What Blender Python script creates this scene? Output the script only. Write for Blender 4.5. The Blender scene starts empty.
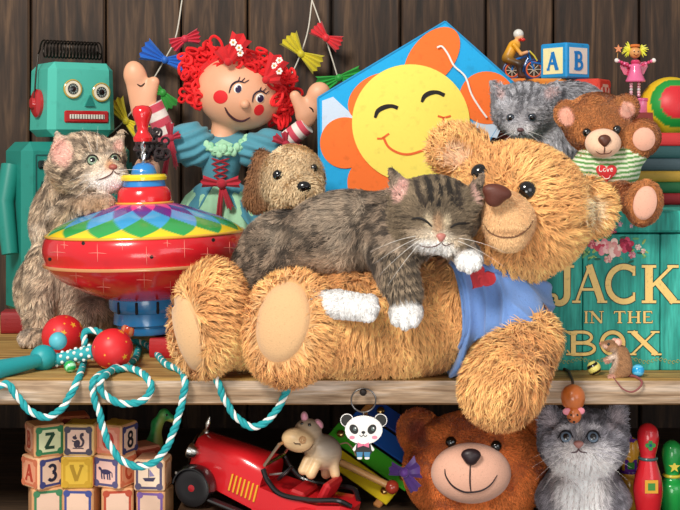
import bpy, bmesh, math, random
import numpy as np
from math import sin, cos, pi, radians
from mathutils import Vector, Matrix
from mathutils.bvhtree import BVHTree
random.seed(7); RNG = np.random.default_rng(7)
SC = bpy.context.scene; COL = SC.collection

# ------------------------------------------------------------ camera, sky, lamps, exposure
CAMD, F, HV, ZC = 1.6, 1280.0, 150.0, .286
cd = bpy.data.cameras.new('camera'); cam = bpy.data.objects.new('camera', cd); COL.objects.link(cam)
cam.location = (0, -CAMD, ZC); cam.rotation_euler = (pi/2, 0, 0)
cd.sensor_width = 36; cd.lens = 36*F/680; cd.shift_y = -(255-HV)/680.0; cd.clip_start = .01
SC.camera = cam
w = bpy.data.worlds.new('world'); SC.world = w; w.use_nodes = True
w.node_tree.nodes['Background'].inputs[0].default_value = (1, .97, .93, 1)
w.node_tree.nodes['Background'].inputs[1].default_value = .42
def area(name, loc, target, size, energy, color):
    l = bpy.data.lights.new(name, 'AREA'); l.size = size; l.energy = energy; l.color = color
    o = bpy.data.objects.new(name, l); COL.objects.link(o); o.location = loc
    o.rotation_euler = (Vector(target)-Vector(loc)).to_track_quat('-Z', 'Y').to_euler()
area('key_lamp', (-.9, -1.7, 1.7), (0, .1, .1), .6, 62, (1, .95, .87))
area('fill_lamp', (1.2, -1.9, .35), (.1, .1, .0), 1.0, 7, (.92, .95, 1))
area('low_fill', (-.15, -1.9, -.25), (.0, .2, -.16), .7, 9, (1, .96, .9))  # fill light added low in front to brighten the lower shelf
SC.view_settings.view_transform = 'Standard'; SC.view_settings.look = 'None'
SC.view_settings.gamma = 1; SC.view_settings.use_curve_mapping = False
SC.view_settings.exposure = 0.0

# ------------------------------------------------------------ helpers
def P(u, v, Y):
    d = Y+CAMD; return np.array([(u-340)*d/F, Y, ZC-(v-HV)*d/F])
def S(Y): return (Y+CAMD)/F
def uv(p):
    d = p[:, 1]+CAMD; return 340+p[:, 0]*F/d, HV-(p[:, 2]-ZC)*F/d
def hexc(h):
    if not isinstance(h, str): return np.array(h, float)
    h = h.lstrip('#'); h = h if len(h) == 6 else ''.join(q*2 for q in h); c = np.array([int(h[i:i+2], 16)/255 for i in (0, 2, 4)])
    return np.where(c <= .04045, c/12.92, ((c+.055)/1.055)**2.4)
def h3(i, j, k, s=0):
    a = np.sin(i*127.1+j*311.7+k*74.7+s*53.3)*43758.5453; return a-np.floor(a)
def noise(p, sc, s=0):
    q = p*sc; i = np.floor(q); f = q-i; f = f*f*(3-2*f); r = 0
    for a in (0, 1):
        for b in (0, 1):
            for c in (0, 1):
                wt = (f[:, 0] if a else 1-f[:, 0])*(f[:, 1] if b else 1-f[:, 1])*(f[:, 2] if c else 1-f[:, 2])
                r = r+wt*h3(i[:, 0]+a, i[:, 1]+b, i[:, 2]+c, s)
    return r
def fbm(p, sc, s=0): return .6*noise(p, sc, s)+.4*noise(p, sc*2.3, s+1)
def nrm(a): return a/np.maximum(np.linalg.norm(a, axis=-1, keepdims=True), 1e-9)
def sstep(a, b, x): t = np.clip((x-a)/(b-a), 0, 1); return t*t*(3-2*t)

_mats = {}
def M(kind='plain', rough=.55, var=.12, vs=60, bump=.0, bs=200, metal=0, coat=0, sheen=0, sss=0, trans=0, alpha=1):
    """every surface: colour attribute times procedural noise, with optional bump, coat, metal"""
    key = (kind, rough, var, vs, bump, bs, metal, coat, sheen, sss, trans, alpha)
    if key in _mats: return _mats[key]
    m = bpy.data.materials.new(kind); m.use_nodes = True; nt = m.node_tree; N = nt.nodes; L = nt.links
    b = N['Principled BSDF']; at = N.new('ShaderNodeAttribute'); at.attribute_name = 'col'
    tc = N.new('ShaderNodeTexCoord'); nz = N.new('ShaderNodeTexNoise'); nz.inputs['Scale'].default_value = vs
    nz.inputs['Detail'].default_value = 3; L.new(tc.outputs['Object'], nz.inputs['Vector'])
    mr = N.new('ShaderNodeMapRange'); mr.inputs['From Min'].default_value = .25; mr.inputs['From Max'].default_value = .42
    mr.inputs['To Min'].default_value = 1-var; mr.inputs['To Max'].default_value = 1+var
    L.new(nz.outputs['Fac'], mr.inputs['Value'])
    mx = N.new('ShaderNodeVectorMath'); mx.operation = 'SCALE'
    L.new(at.outputs['Color'], mx.inputs[0]); L.new(mr.outputs['Result'], mx.inputs['Scale'])
    L.new(mx.outputs['Vector'], b.inputs['Base Color'])
    b.inputs['Roughness'].default_value = rough; b.inputs['Metallic'].default_value = metal
    b.inputs['Coat Weight'].default_value = coat; b.inputs['Coat Roughness'].default_value = .08
    b.inputs['Sheen Weight'].default_value = sheen
    b.inputs['Transmission Weight'].default_value = trans
    if bump:
        n2 = N.new('ShaderNodeTexNoise'); n2.inputs['Scale'].default_value = bs; n2.inputs['Detail'].default_value = 3
        L.new(tc.outputs['Object'], n2.inputs['Vector'])
        bp = N.new('ShaderNodeBump'); bp.inputs['Strength'].default_value = bump; bp.inputs['Distance'].default_value = .002
        L.new(n2.outputs['Fac'], bp.inputs['Height']); L.new(bp.outputs['Normal'], b.inputs['Normal'])
    _mats[key] = m; return m
FUR = lambda: M('fur', rough=.8, var=.08, vs=90, sheen=.15)
PLUSH = lambda: M('plush', rough=.9, var=.12, vs=500, bump=.5, bs=900, sheen=.3)
CLOTH = lambda: M('cloth', rough=.85, var=.08, vs=80, bump=.25, bs=160, sheen=.2)
GLOSS = lambda: M('lacquer', rough=.22, var=.04, vs=40, coat=.5)
SATIN = lambda: M('painted_tin', rough=.4, var=.1, vs=50)
MATTE = lambda: M('paint', rough=.7, var=.08, vs=70)
METAL = lambda: M('steel', rough=.25, var=.05, metal=1)
VINYL = lambda: M('vinyl', rough=.45, var=.03, vs=30)
PAPER = lambda: M('paper', rough=.85, var=.06, vs=90)
GLASS = lambda: M('glass', rough=.05, var=.05, trans=.6, coat=.5)

def link(name, me, parent=None):
    o = bpy.data.objects.new(name, me); COL.objects.link(o)
    if parent is not None: o.parent = parent
    return o
def root(name, label, cat, loc, rot=(0, 0, 0), group=None):
    o = link(name, None); o.location = [float(x) for x in loc]; o.rotation_euler = rot; o.empty_display_size = .02
    o['label'] = label; o['category'] = cat
    if group: o['group'] = group
    return o
def tag(o, label, cat, group=None):
    o['label'] = label; o['category'] = cat
    if group: o['group'] = group
    return o
def ploc(parent):
    z = np.zeros(3)
    while parent is not None: z = z+np.array(parent.location); parent = parent.parent
    return z
def raw_mesh(name, V, quads=None, tris=None, cols=None, smooth=True, mat=None):
    V = np.asarray(V, np.float32); me = bpy.data.meshes.new(name)
    quads = np.zeros((0, 4), int) if quads is None else np.asarray(quads, int).reshape(-1, 4)
    tris = np.zeros((0, 3), int) if tris is None else np.asarray(tris, int).reshape(-1, 3)
    me.vertices.add(len(V)); me.vertices.foreach_set('co', V.ravel())
    nl = quads.size+tris.size; me.loops.add(nl); me.loops.foreach_set('vertex_index', np.concatenate([quads.ravel(), tris.ravel()]).astype(np.int32))
    npo = len(quads)+len(tris); me.polygons.add(npo)
    ls = np.concatenate([np.arange(len(quads))*4, quads.size+np.arange(len(tris))*3]).astype(np.int32)
    me.polygons.foreach_set('loop_start', ls)
    try: me.polygons.foreach_set('loop_total', np.concatenate([np.full(len(quads), 4), np.full(len(tris), 3)]).astype(np.int32))
    except Exception: pass
    me.polygons.foreach_set('use_smooth', np.full(npo, smooth))
    me.update(calc_edges=True)
    if cols is not None:
        ca = me.color_attributes.new('col', 'FLOAT_COLOR', 'POINT')
        c4 = np.ones((len(V), 4), np.float32); c4[:, :3] = np.clip(cols, 0, 1); ca.data.foreach_set('color', c4.ravel())
    if mat: me.materials.append(mat)
    return me

# ---- implicit bodies ------------------------------------------------------
def rotm(a=0, yaw=0, pitch=0):
    """a: counter-clockwise as seen from the front; columns are the local axes"""
    return np.array((Matrix.Rotation(radians(-a), 3, 'Y') @ Matrix.Rotation(radians(yaw), 3, 'Z') @ Matrix.Rotation(radians(pitch), 3, 'X')))
def E(u, v, Y, ru, rv, rw, a=0, yaw=0, pitch=0, k=6, c=None, op='add'):
    s = S(Y); return dict(t='e', c=P(u, v, Y), r=np.array([ru, rw, rv])*s, R=rotm(a, yaw, pitch), k=k*s, col=c, op=op)
def K(u1, v1, Y1, r1, u2, v2, Y2, r2, flat=1., k=6, c=None, op='add'):
    s = S((Y1+Y2)/2); return dict(t='c', a=P(u1, v1, Y1), b=P(u2, v2, Y2), ra=r1*S(Y1), rb=r2*S(Y2), flat=flat, k=k*s, col=c, op=op)
def pd(q, p):
    if q['t'] == 'e':
        l = (p-q['c'])@q['R']; k0 = np.linalg.norm(l/q['r'], axis=1); k1 = np.linalg.norm(l/q['r']**2, axis=1)
        return np.where(k0 < 1e-6, -q['r'].min(), k0*(k0-1)/np.maximum(k1, 1e-9))
    a, b = q['a'], q['b']; pp = p.copy(); bb = b.copy()
    if q['flat'] != 1:
        h0 = np.clip(((p-a)@(b-a))/((b-a)@(b-a)), 0, 1); yc = a[1]+(b[1]-a[1])*h0; pp[:, 1] = yc+(p[:, 1]-yc)/q['flat']
    h = np.clip(((pp-a)@(bb-a))/max((bb-a)@(bb-a), 1e-12), 0, 1)
    d = np.linalg.norm(pp-a-h[:, None]*(bb-a), axis=1)-(q['ra']+(q['rb']-q['ra'])*h)
    return d*(min(1, q['flat']) if q['flat'] < 1 else 1)
def pbox(q):
    if q['t'] == 'e':
        e = np.sqrt(((q['R']*q['r'])**2).sum(1)); return q['c']-e, q['c']+e
    m = max(q['ra'], q['rb'])*max(1, q['flat']); return np.minimum(q['a'], q['b'])-m, np.maximum(q['a'], q['b'])+m
def sdf_mesh(prims, px=1.6, Y=0., base='#888888', planes=()):
    """planes: (point, normal, k) keep the side opposite the normal"""
    h = px*S(Y); add = [q for q in prims if q['op'] == 'add']
    lo = np.min([pbox(q)[0] for q in add], 0)-3*h; hi = np.max([pbox(q)[1] for q in add], 0)+3*h
    n = np.ceil((hi-lo)/h).astype(int)+1; D = np.full(n, 1.0)
    for q in prims:
        a, b = pbox(q); m = q['k']*1.5+3*h
        i0 = np.maximum(((a-m-lo)/h).astype(int), 0); i1 = np.minimum(((b+m-lo)/h).astype(int)+2, n)
        if (i1 <= i0).any(): continue
        sl = tuple(slice(i0[x], i1[x]) for x in range(3))
        g = np.stack(np.meshgrid(*[lo[x]+h*np.arange(i0[x], i1[x]) for x in range(3)], indexing='ij'), -1)
        d = pd(q, g.reshape(-1, 3)).reshape(g.shape[:3]); o = D[sl]; k = max(q['k'], 1e-6)
        if q['op'] == 'add':
            hh = np.clip(.5+.5*(o-d)/k, 0, 1); D[sl] = o*(1-hh)+d*hh-k*hh*(1-hh)
        else:
            hh = np.clip(.5+.5*(-d-o)/k, 0, 1); D[sl] = o*(1-hh)+(-d)*hh+k*hh*(1-hh)
    if planes:
        g = np.stack(np.meshgrid(*[lo[x]+h*np.arange(n[x]) for x in range(3)], indexing='ij'), -1)
        for pt, nn, k in planes:
            d = (g-np.array(pt))@nrm(np.array(nn, float)); hh = np.clip(.5+.5*(d-D)/k, 0, 1); D = D*(1-hh)+d*hh+k*hh*(1-hh)
    ins = D < 0; cnt = np.zeros(n-1); acc = np.zeros(tuple(n-1)+(3,))
    for ax in range(3):
        s0 = [slice(None)]*3; s1 = [slice(None)]*3; s0[ax] = slice(0, -1); s1[ax] = slice(1, None)
        a, b = D[tuple(s0)], D[tuple(s1)]; cr = (a < 0) != (b < 0)
        t = np.where(cr, a/np.where(cr, a-b, 1), 0)
        oth = [x for x in range(3) if x != ax]
        for da in (0, 1):
            for db in (0, 1):
                sl = [slice(None)]*3
                for x, dd in zip(oth, (da, db)): sl[x] = slice(dd, n[x]-1+dd)
                c = cr[tuple(sl)]; tt = t[tuple(sl)]; cnt += c
                acc[..., ax] += tt*c
                for x, dd in zip(oth, (da, db)): acc[..., x] += dd*c
    act = cnt > 0; idx = np.full(act.shape, -1); idx[act] = np.arange(act.sum())
    ij = np.argwhere(act); V = lo+h*(ij+acc[act]/cnt[act][:, None])
    Q = []
    for ax in range(3):
        s0 = [slice(None)]*3; s1 = [slice(None)]*3; s0[ax] = slice(0, -1); s1[ax] = slice(1, None)
        a, b = ins[tuple(s0)], ins[tuple(s1)]; x1, x2 = (ax+1) % 3, (ax+2) % 3
        for mask, flip in ((a & ~b, 0), (~a & b, 1)):
            e = np.argwhere(mask); e = e[(e[:, x1] > 0) & (e[:, x2] > 0) & (e[:, x1] < n[x1]-1) & (e[:, x2] < n[x2]-1)]
            o1 = np.zeros(3, int); o1[x1] = 1; o2 = np.zeros(3, int); o2[x2] = 1
            q = np.stack([idx[tuple((e-o1-o2).T)], idx[tuple((e-o2).T)], idx[tuple(e.T)], idx[tuple((e-o1).T)]], 1)
            Q.append(q[:, ::-1] if flip else q)
    Q = np.concatenate(Q); C = np.tile(hexc(base), (len(V), 1))
    Nn = vnorm(V, Q)
    return V, Q, Nn
def vnorm(V, Q):
    f = np.cross(V[Q[:, 2]]-V[Q[:, 0]], V[Q[:, 3]]-V[Q[:, 1]]); N_ = np.zeros_like(V)
    for i in range(4): np.add.at(N_, Q[:, i], f)
    return nrm(N_)
def prim_col(prims, base):
    cp = [q for q in prims if q['col'] is not None and q['op'] == 'add']; b = hexc(base)
    al = [q for q in prims if q['op'] == 'add']
    def f(p):
        W = np.zeros(len(p)); C = np.zeros((len(p), 3)); dm = np.min([pd(q, p) for q in al], 0)
        for q in al:
            w_ = np.exp(-np.clip((pd(q, p)-dm)/(3*S(0)), 0, 30)); W += w_; C += w_[:, None]*(hexc(q['col']) if q['col'] is not None else b)
        return C/W[:, None]
    return f
def painter(prims, base, blobs=(), extra=None):
    """blobs: (u, v, ru, rv, angle, colour, softness, strength) marks on the front of the coat; extra(p, n, u, v, C) -> C"""
    pc = prim_col(prims, base)
    def f(p, n):
        C = pc(p); U, V_ = uv(p)
        if extra: C = extra(p, n, U, V_, C)
        fr = n[:, 1] < .25
        for b in blobs:
            u, v, ru, rv, a, c, soft = b[:7]; st = b[7] if len(b) > 7 else 1
            ca, sa = cos(radians(a)), sin(radians(a)); du, dv = U-u, V_-v
            x = (du*ca-dv*sa)/ru; y = (du*sa+dv*ca)/rv
            m = (1-sstep(1-soft, 1+soft*.6, np.sqrt(x*x+y*y)))*st*fr
            C = C*(1-m[:, None])+m[:, None]*hexc(c)
        return C
    return f
def strokes_col(strokes):
    """extra painter: dark coat stripes and painted shade gaps along polylines: (pts[(u,v)], width, colour, strength)"""
    def f(p, n, U, V_, C):
        wob = (noise(p, 160)-.5)*3
        for pts, wd, c, st in strokes:
            d = np.full(len(p), 1e9)
            for (a, b) in zip(pts[:-1], pts[1:]):
                a = np.array(a, float); b = np.array(b, float); e = b-a
                h = np.clip(((U-a[0])*e[0]+(V_-a[1])*e[1])/(e@e), 0, 1)
                d = np.minimum(d, np.hypot(U-a[0]-h*e[0], V_-a[1]-h*e[1]))
            m = (1-sstep(wd*.35, wd, d+wob))*st*(n[:, 1] < .4)
            C = C*(1-m[:, None])+m[:, None]*hexc(c)
        return C
    return f
def furry(name, body, paint, parent, n, L, wd, comb=(0, 0, -1), lift=.45, swirl=.5, curl=0., tipl=1.12, jit=.14, px=1., mat=None, mask=None, Y=0, lmap=None, clump=0):
    """body surface plus its coat of short blades, one continuous mesh"""
    V, Q, Nn = body; s = S(Y); L = L*s; wd = wd*s
    C0 = paint(V, Nn)
    tri = np.concatenate([Q[:, [0, 1, 2]], Q[:, [0, 2, 3]]]); ar = .5*np.linalg.norm(np.cross(V[tri[:, 1]]-V[tri[:, 0]], V[tri[:, 2]]-V[tri[:, 0]]), axis=1)
    fn = nrm(np.cross(V[tri[:, 1]]-V[tri[:, 0]], V[tri[:, 2]]-V[tri[:, 0]])); ar = ar*np.where(fn[:, 1] > .5, .15, 1.)
    cdf = np.cumsum(ar); ti = np.searchsorted(cdf, RNG.random(n)*cdf[-1]); ti = np.minimum(ti, len(tri)-1)
    r1 = np.sqrt(RNG.random(n)); r2 = RNG.random(n); w3 = np.stack([1-r1, r1*(1-r2), r1*r2], 1)[:, :, None]
    p = (V[tri[ti]]*w3).sum(1); nn = nrm((Nn[tri[ti]]*w3).sum(1))
    if mask is not None:
        kp = mask(p, nn); p, nn = p[kp], nn[kp]
    n = len(p); c = paint(p, nn)
    ln = L*(.7+.6*RNG.random(n))
    if lmap is not None: ln = ln*lmap(p)
    cv = comb(p, nn) if callable(comb) else np.tile(np.array(comb, float), (n, 1))
    sw = np.stack([noise(p, 45, 3)-.5, noise(p, 45, 4)-.5, noise(p, 45, 5)-.5], 1)*2
    if clump:   # locks: blades lean together toward cell centres
        g = clump*s; cc = (np.floor(p/g)+.5+.35*(np.stack([h3(*np.floor(p/g).T, 1), h3(*np.floor(p/g).T, 2), h3(*np.floor(p/g).T, 3)], 1)-.5))*g
        sw = sw+nrm(cc-p)*np.minimum(np.linalg.norm(cc-p, axis=1, keepdims=True)/g, 1)*1.2
        kh = h3(*np.floor(p/g).T, 9)[:, None]; c = c*(1+.34*(kh-.5))
    t = nrm(cv)+sw*swirl*1.6+RNG.normal(0, .18, (n, 3)); t = nrm(t-(t*nn).sum(1)[:, None]*nn)
    d0 = nrm(nn*lift+t*(1-lift)); d1 = nrm(d0*.8+t*.5-nn*curl+np.array([0, 0, -.12]))
    side = nrm(np.cross(d0, nn)+RNG.normal(0, .15, (n, 3)))
    ww = wd*(.7+.6*RNG.random(n))[:, None]; ln = ln[:, None]
    p0 = p-nn*.3*wd; p1 = p+d0*ln*.5; p2 = p1+d1*ln*.5
    VV = np.stack([p0-side*ww*.5, p0+side*ww*.5, p1-side*ww*.38, p1+side*ww*.38, p2], 1).reshape(-1, 3)
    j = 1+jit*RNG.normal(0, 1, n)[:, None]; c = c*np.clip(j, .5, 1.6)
    CC = np.stack([c*.85, c*.85, c, c, np.minimum(c*tipl, 1)], 1).reshape(-1, 3)  # roots darkened to bake in shade deep in the coat, tips paler
    b = len(V)+np.arange(n)*5
    qs = np.stack([b, b+1, b+3, b+2], 1); ts = np.stack([b+2, b+3, b+4], 1)
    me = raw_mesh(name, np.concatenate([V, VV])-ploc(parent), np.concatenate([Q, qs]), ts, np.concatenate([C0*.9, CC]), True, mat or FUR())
    return link(name, me, parent)
def solid(name, body, paint, parent, mat=None):
    V, Q, Nn = body
    return link(name, raw_mesh(name, V-ploc(parent), Q, None, paint(V, Nn), True, mat or MATTE()), parent)
class Hit:
    def __init__(s, body):
        s.t = BVHTree.FromPolygons([tuple(x) for x in body[0]], [tuple(int(i) for i in q) for q in body[1]])
    def __call__(s, u, v):
        o = Vector((0, -CAMD, ZC)); d = (Vector(P(u, v, 0.))-o).normalized(); h = s.t.ray_cast(o, d)
        if h[0] is None:
            h = s.t.find_nearest(Vector(P(u, v, 0)))
        nn = h[1] if h[1].dot(d) < 0 else -h[1]
        return np.array(h[0]), np.array(nn)

# ---- explicit geometry ----------------------------------------------------
class MB:
    def __init__(s, scale=1., off=(0, 0, 0)): s.V = []; s.F = []; s.C = []; s.s = scale; s.off = np.array(off, float)
    def add(s, V, F, c):
        b = len(s.V); V = np.asarray(V, float)*s.s+s.off; s.V += [tuple(x) for x in V]; s.F += [tuple(i+b for i in f) for f in F]
        c = hexc(c); s.C += [tuple(c)]*len(V) if c.ndim == 1 else [tuple(x) for x in c]
        return s
    def box(s, c, d, col, R=None, bev=0, topscale=1.):
        """chamfered box, centre c, full sizes d"""
        R = np.eye(3) if R is None else R; hx = np.array(d, float)/2; b = min(bev, hx.min()*.99)
        if b <= 0:
            V = np.array([[x, y, z] for x in (-1, 1) for y in (-1, 1) for z in (-1, 1)])*hx
            V[:, :2] *= np.where(V[:, 2:3] > 0, topscale, 1)
            Fc = [(0, 1, 3, 2), (4, 6, 7, 5), (0, 4, 5, 1), (2, 3, 7, 6), (0, 2, 6, 4), (1, 5, 7, 3)]
            return s.add(V@R.T+np.array(c), Fc, col)
        V = []; id_ = {}
        for sx in (-1, 1):
            for sy in (-1, 1):
                for sz in (-1, 1):
                    for ax in range(3):
                        q = np.array([sx, sy, sz])*(hx-b); q[ax] += [sx, sy, sz][ax]*b; id_[(sx, sy, sz, ax)] = len(V); V.append(q)
        Fc = []
        for ax in range(3):
            o1, o2 = (ax+1) % 3, (ax+2) % 3
            for sg in (-1, 1):
                f = []
                for a_, b_ in ((-1, -1), (1, -1), (1, 1), (-1, 1)):
                    k = [0, 0, 0]; k[ax] = sg; k[o1] = a_; k[o2] = b_; f.append(id_[(*k, ax)])
                Fc.append(tuple(f) if sg > 0 else tuple(f[::-1]))
            for a_ in (-1, 1):
                for b_ in (-1, 1):
                    k0 = [0, 0, 0]; k1 = [0, 0, 0]; k0[ax] = -1; k1[ax] = 1
                    for k in (k0, k1): k[o1] = a_; k[o2] = b_
                    f = [id_[(*k0, o1)], id_[(*k1, o1)], id_[(*k1, o2)], id_[(*k0, o2)]]
                    Fc.append(tuple(f) if a_*b_ > 0 else tuple(f[::-1]))
        for sx in (-1, 1):
            for sy in (-1, 1):
                for sz in (-1, 1):
                    f = [id_[(sx, sy, sz, a_)] for a_ in range(3)]; Fc.append(tuple(f) if sx*sy*sz > 0 else tuple(f[::-1]))
        V = np.array(V)
        if topscale != 1: V[:, :2] *= np.where(V[:, 2:3] > 0, topscale, 1)
        return s.add(V@R.T+np.array(c), Fc, col)
    def tube(s, pts, r, col, seg=10, closed=False, cap=True):
        pts = np.array(pts, float); n = len(pts); r = np.broadcast_to(r, n)
        T = np.gradient(pts, axis=0) if not closed else np.roll(pts, -1, 0)-np.roll(pts, 1, 0); T = nrm(T)
        up = np.array([0, 0, 1.]) if abs(T[0][2]) < .9 else np.array([1., 0, 0]); A = np.cross(T[0], up); A /= np.linalg.norm(A); V = []
        for i in range(n):
            A = A-(A@T[i])*T[i]; A /= max(np.linalg.norm(A), 1e-9); B = np.cross(T[i], A)
            for j in range(seg):
                t = 2*pi*j/seg; V.append(pts[i]+r[i]*(cos(t)*A+sin(t)*B))
        Fc = []; m = n if closed else n-1
        for i in range(m):
            i2 = (i+1) % n
            for j in range(seg):
                k = (j+1) % seg; Fc.append((i*seg+j, i*seg+k, i2*seg+k, i2*seg+j))
        if cap and not closed: Fc += [tuple(range(seg))[::-1], tuple((n-1)*seg+j for j in range(seg))]
        cc = np.repeat(hexc(col), seg, 0) if not isinstance(col, str) and np.ndim(col) == 2 else col
        return s.add(V, Fc, cc)
    def lathe(s, prof, c, col, R=None, seg=40, fold=None):
        """prof: (r, z) list bottom to top; col: one colour or f(i, theta)"""
        R = np.eye(3) if R is None else R; V = []; C_ = []; n = len(prof)
        for i, (r, z) in enumerate(prof):
            for j in range(seg):
                t = 2*pi*j/seg; rr = r*(fold(i/(n-1), t) if fold else 1); V.append([rr*cos(t), rr*sin(t), z])
                C_.append(hexc(col(i, t)) if callable(col) else hexc(col))
        Fc = [(i*seg+j, i*seg+(j+1) % seg, (i+1)*seg+(j+1) % seg, (i+1)*seg+j) for i in range(n-1) for j in range(seg)]
        Fc += [tuple(range(seg))[::-1], tuple((n-1)*seg+j for j in range(seg))]
        return s.add(np.array(V)@R.T+np.array(c), Fc, np.array(C_))
    def ball(s, c, r, col, R=None, seg=20, fn=None):
        r = np.broadcast_to(np.array(r, float), 3); R = np.eye(3) if R is None else R; V = [[0, 0, -1]]; n = seg//2
        for i in range(1, n):
            a = pi*i/n
            for j in range(seg): V.append([sin(a)*cos(2*pi*j/seg), sin(a)*sin(2*pi*j/seg), -cos(a)])
        V.append([0, 0, 1]); V = np.array(V, float); L_ = len(V)-1
        Fc = [(0, 1+(j+1) % seg, 1+j) for j in range(seg)]
        Fc += [(1+i*seg+j, 1+i*seg+(j+1) % seg, 1+(i+1)*seg+(j+1) % seg, 1+(i+1)*seg+j) for i in range(n-2) for j in range(seg)]
        b = 1+(n-2)*seg; Fc += [(b+j, b+(j+1) % seg, L_) for j in range(seg)]
        cc = np.array([hexc(fn(v)) for v in V]) if fn else col
        return s.add((V*r)@R.T+np.array(c), Fc, cc)
    def prism(s, poly, th, fr, col):
        """poly in frame (o, ex, ey), extruded th along ex x ey, behind and in front"""
        o, ex, ey = [np.array(a, float) for a in fr]; nn = nrm(np.cross(ex, ey)); n = len(poly)
        a = [o+p[0]*ex+p[1]*ey for p in poly]; V = a+[q+nn*th for q in a]
        area_ = sum(poly[i][0]*poly[(i+1) % n][1]-poly[(i+1) % n][0]*poly[i][1] for i in range(n))
        ids = list(range(n)) if area_ > 0 else list(range(n))[::-1]
        Fc = [tuple(ids[::-1]), tuple(i+n for i in ids)]+[(ids[i], ids[(i+1) % n], ids[(i+1) % n]+n, ids[i]+n) for i in range(n)]
        return s.add(V, Fc, col)
    def ribbon(s, pts, wd, fr, col, h=0., th=.0004):
        """painted stroke: flat strip in frame; wd scalar or per point"""
        pts = np.array(pts, float); n = len(pts); wd = np.broadcast_to(wd, n); T = nrm(np.gradient(pts, axis=0)); Nn = np.stack([-T[:, 1], T[:, 0]], 1)
        o, ex, ey = [np.array(a, float) for a in fr]; nn = nrm(np.cross(ex, ey))
        A = pts+Nn*wd[:, None]/2; B = pts-Nn*wd[:, None]/2; f = lambda q: o+q[:, :1]*ex+q[:, 1:]*ey+nn*h
        V = np.concatenate([f(A), f(B), f(A)+nn*th, f(B)+nn*th]); Fc = []
        for i in range(n-1):
            Fc += [(2*n+i, 3*n+i, 3*n+i+1, 2*n+i+1), (i, 2*n+i, 2*n+i+1, i+1), (n+i, n+i+1, 3*n+i+1, 3*n+i)]
        Fc += [(0, n, 3*n, 2*n), (n-1, 3*n-1, 4*n-1, 2*n-1)]
        return s.add(V, Fc, col)
    def build(s, name, mat=None, parent=None, smooth=False, world=False):
        me = bpy.data.meshes.new(name); V = np.array(s.V)
        if world: V = V-ploc(parent)
        me.from_pydata([tuple(v) for v in V], [], s.F); me.update()
        me.polygons.foreach_set('use_smooth', [smooth]*len(me.polygons))
        ca = me.color_attributes.new('col', 'FLOAT_COLOR', 'POINT'); c4 = np.ones((len(V), 4), np.float32); c4[:, :3] = np.array(s.C)
        ca.data.foreach_set('color', c4.ravel()); me.materials.append(mat or MATTE())
        if smooth:
            try: me.set_sharp_from_angle(angle=radians(40))
            except Exception: pass
        return link(name, me, parent)
def spline(pts, n=60, closed=False):
    p = np.array(pts, float)
    if closed: p = np.concatenate([p[-1:], p, p[:2]])
    else: p = np.concatenate([2*p[:1]-p[1:2], p, 2*p[-1:]-p[-2:-1]])
    m = len(p)-3; out = []
    for t in np.linspace(0, m, n, endpoint=not closed):
        i = min(int(t), m-1); f = t-i; a, b, c, d = p[i:i+4]
        out.append(.5*((2*b)+(-a+c)*f+(2*a-5*b+4*c-d)*f*f+(-a+3*b-3*c+d)*f**3))
    return np.array(out)
def frame_of(n, roll=0):
    """ex (right), ey (up), both perpendicular to the outward normal n"""
    n = nrm(np.array(n, float)); up = np.array([0, 0, 1.]); ex = nrm(np.cross(up, n)); ey = np.cross(n, ex)
    c, s_ = cos(radians(roll)), sin(radians(roll)); return ex*c+ey*s_, -ex*s_+ey*c, n
def patch(hit, poly, off=.4, Y=0, res=9, dome=0.):
    """filled outline laid on a surface: rings shrink toward the centroid, each point dropped on the surface (px outline)"""
    poly = np.array(poly, float); c = poly.mean(0); V = []; n = len(poly); s = S(Y)
    for r in range(res+1):
        f = 1-r/res
        if r == res: ps = [c]
        else: ps = c+(poly-c)*f
        for q in ps:
            h, nn = hit(*q); V.append(h+nn*((off+dome*math.sqrt(max(0, 1-f*f))) if r else -.6)*s)
    Fc = []
    for r in range(res-1):
        for i in range(n):
            j = (i+1) % n; Fc.append((r*n+i, r*n+j, (r+1)*n+j, (r+1)*n+i))
    b = (res-1)*n; Fc += [(b+i, b+(i+1) % n, res*n) for i in range(n)]
    return V, Fc
def orient(V, F):
    V = np.array(V); a, b, c = [V[F[-1][i]] for i in range(3)]
    if np.cross(b-a, c-a)[1] > 0: F = [f[::-1] for f in F]
    return V, F
def oval(u, v, ru, rv, a=0, n=28):
    ca, sa = cos(radians(a)), sin(radians(a)); r = []
    for i in range(n):
        t = 2*pi*i/n; x, y = ru*cos(t), rv*sin(t); r.append((u+x*ca+y*sa, v-x*sa+y*ca))
    return r
def spatch(name, hit, poly, col, parent, mat=None, off=.4, Y=0, dome=0., res=7):
    V, Fc = orient(*patch(hit, poly, off, Y, res, dome)); m = MB(); m.add(V, Fc, col)
    return m.build(name, mat, parent, True, world=True)
def line_on(m, hit, pts, r, col, n=24, lift=.2, Y=0):
    """thin raised stroke following a surface, px points"""
    s = S(Y); q = spline([(a, b, 0) for a, b in pts], n)[:, :2]; V = []
    for a in q:
        h, nn = hit(*a); V.append(h+nn*lift*s)
    rr = np.array([r*s*(.35+.65*math.sin(pi*min(max(i/(n-1), .0), 1))**.6) for i in range(n)])
    m.tube(V, rr, col, 6)
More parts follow.
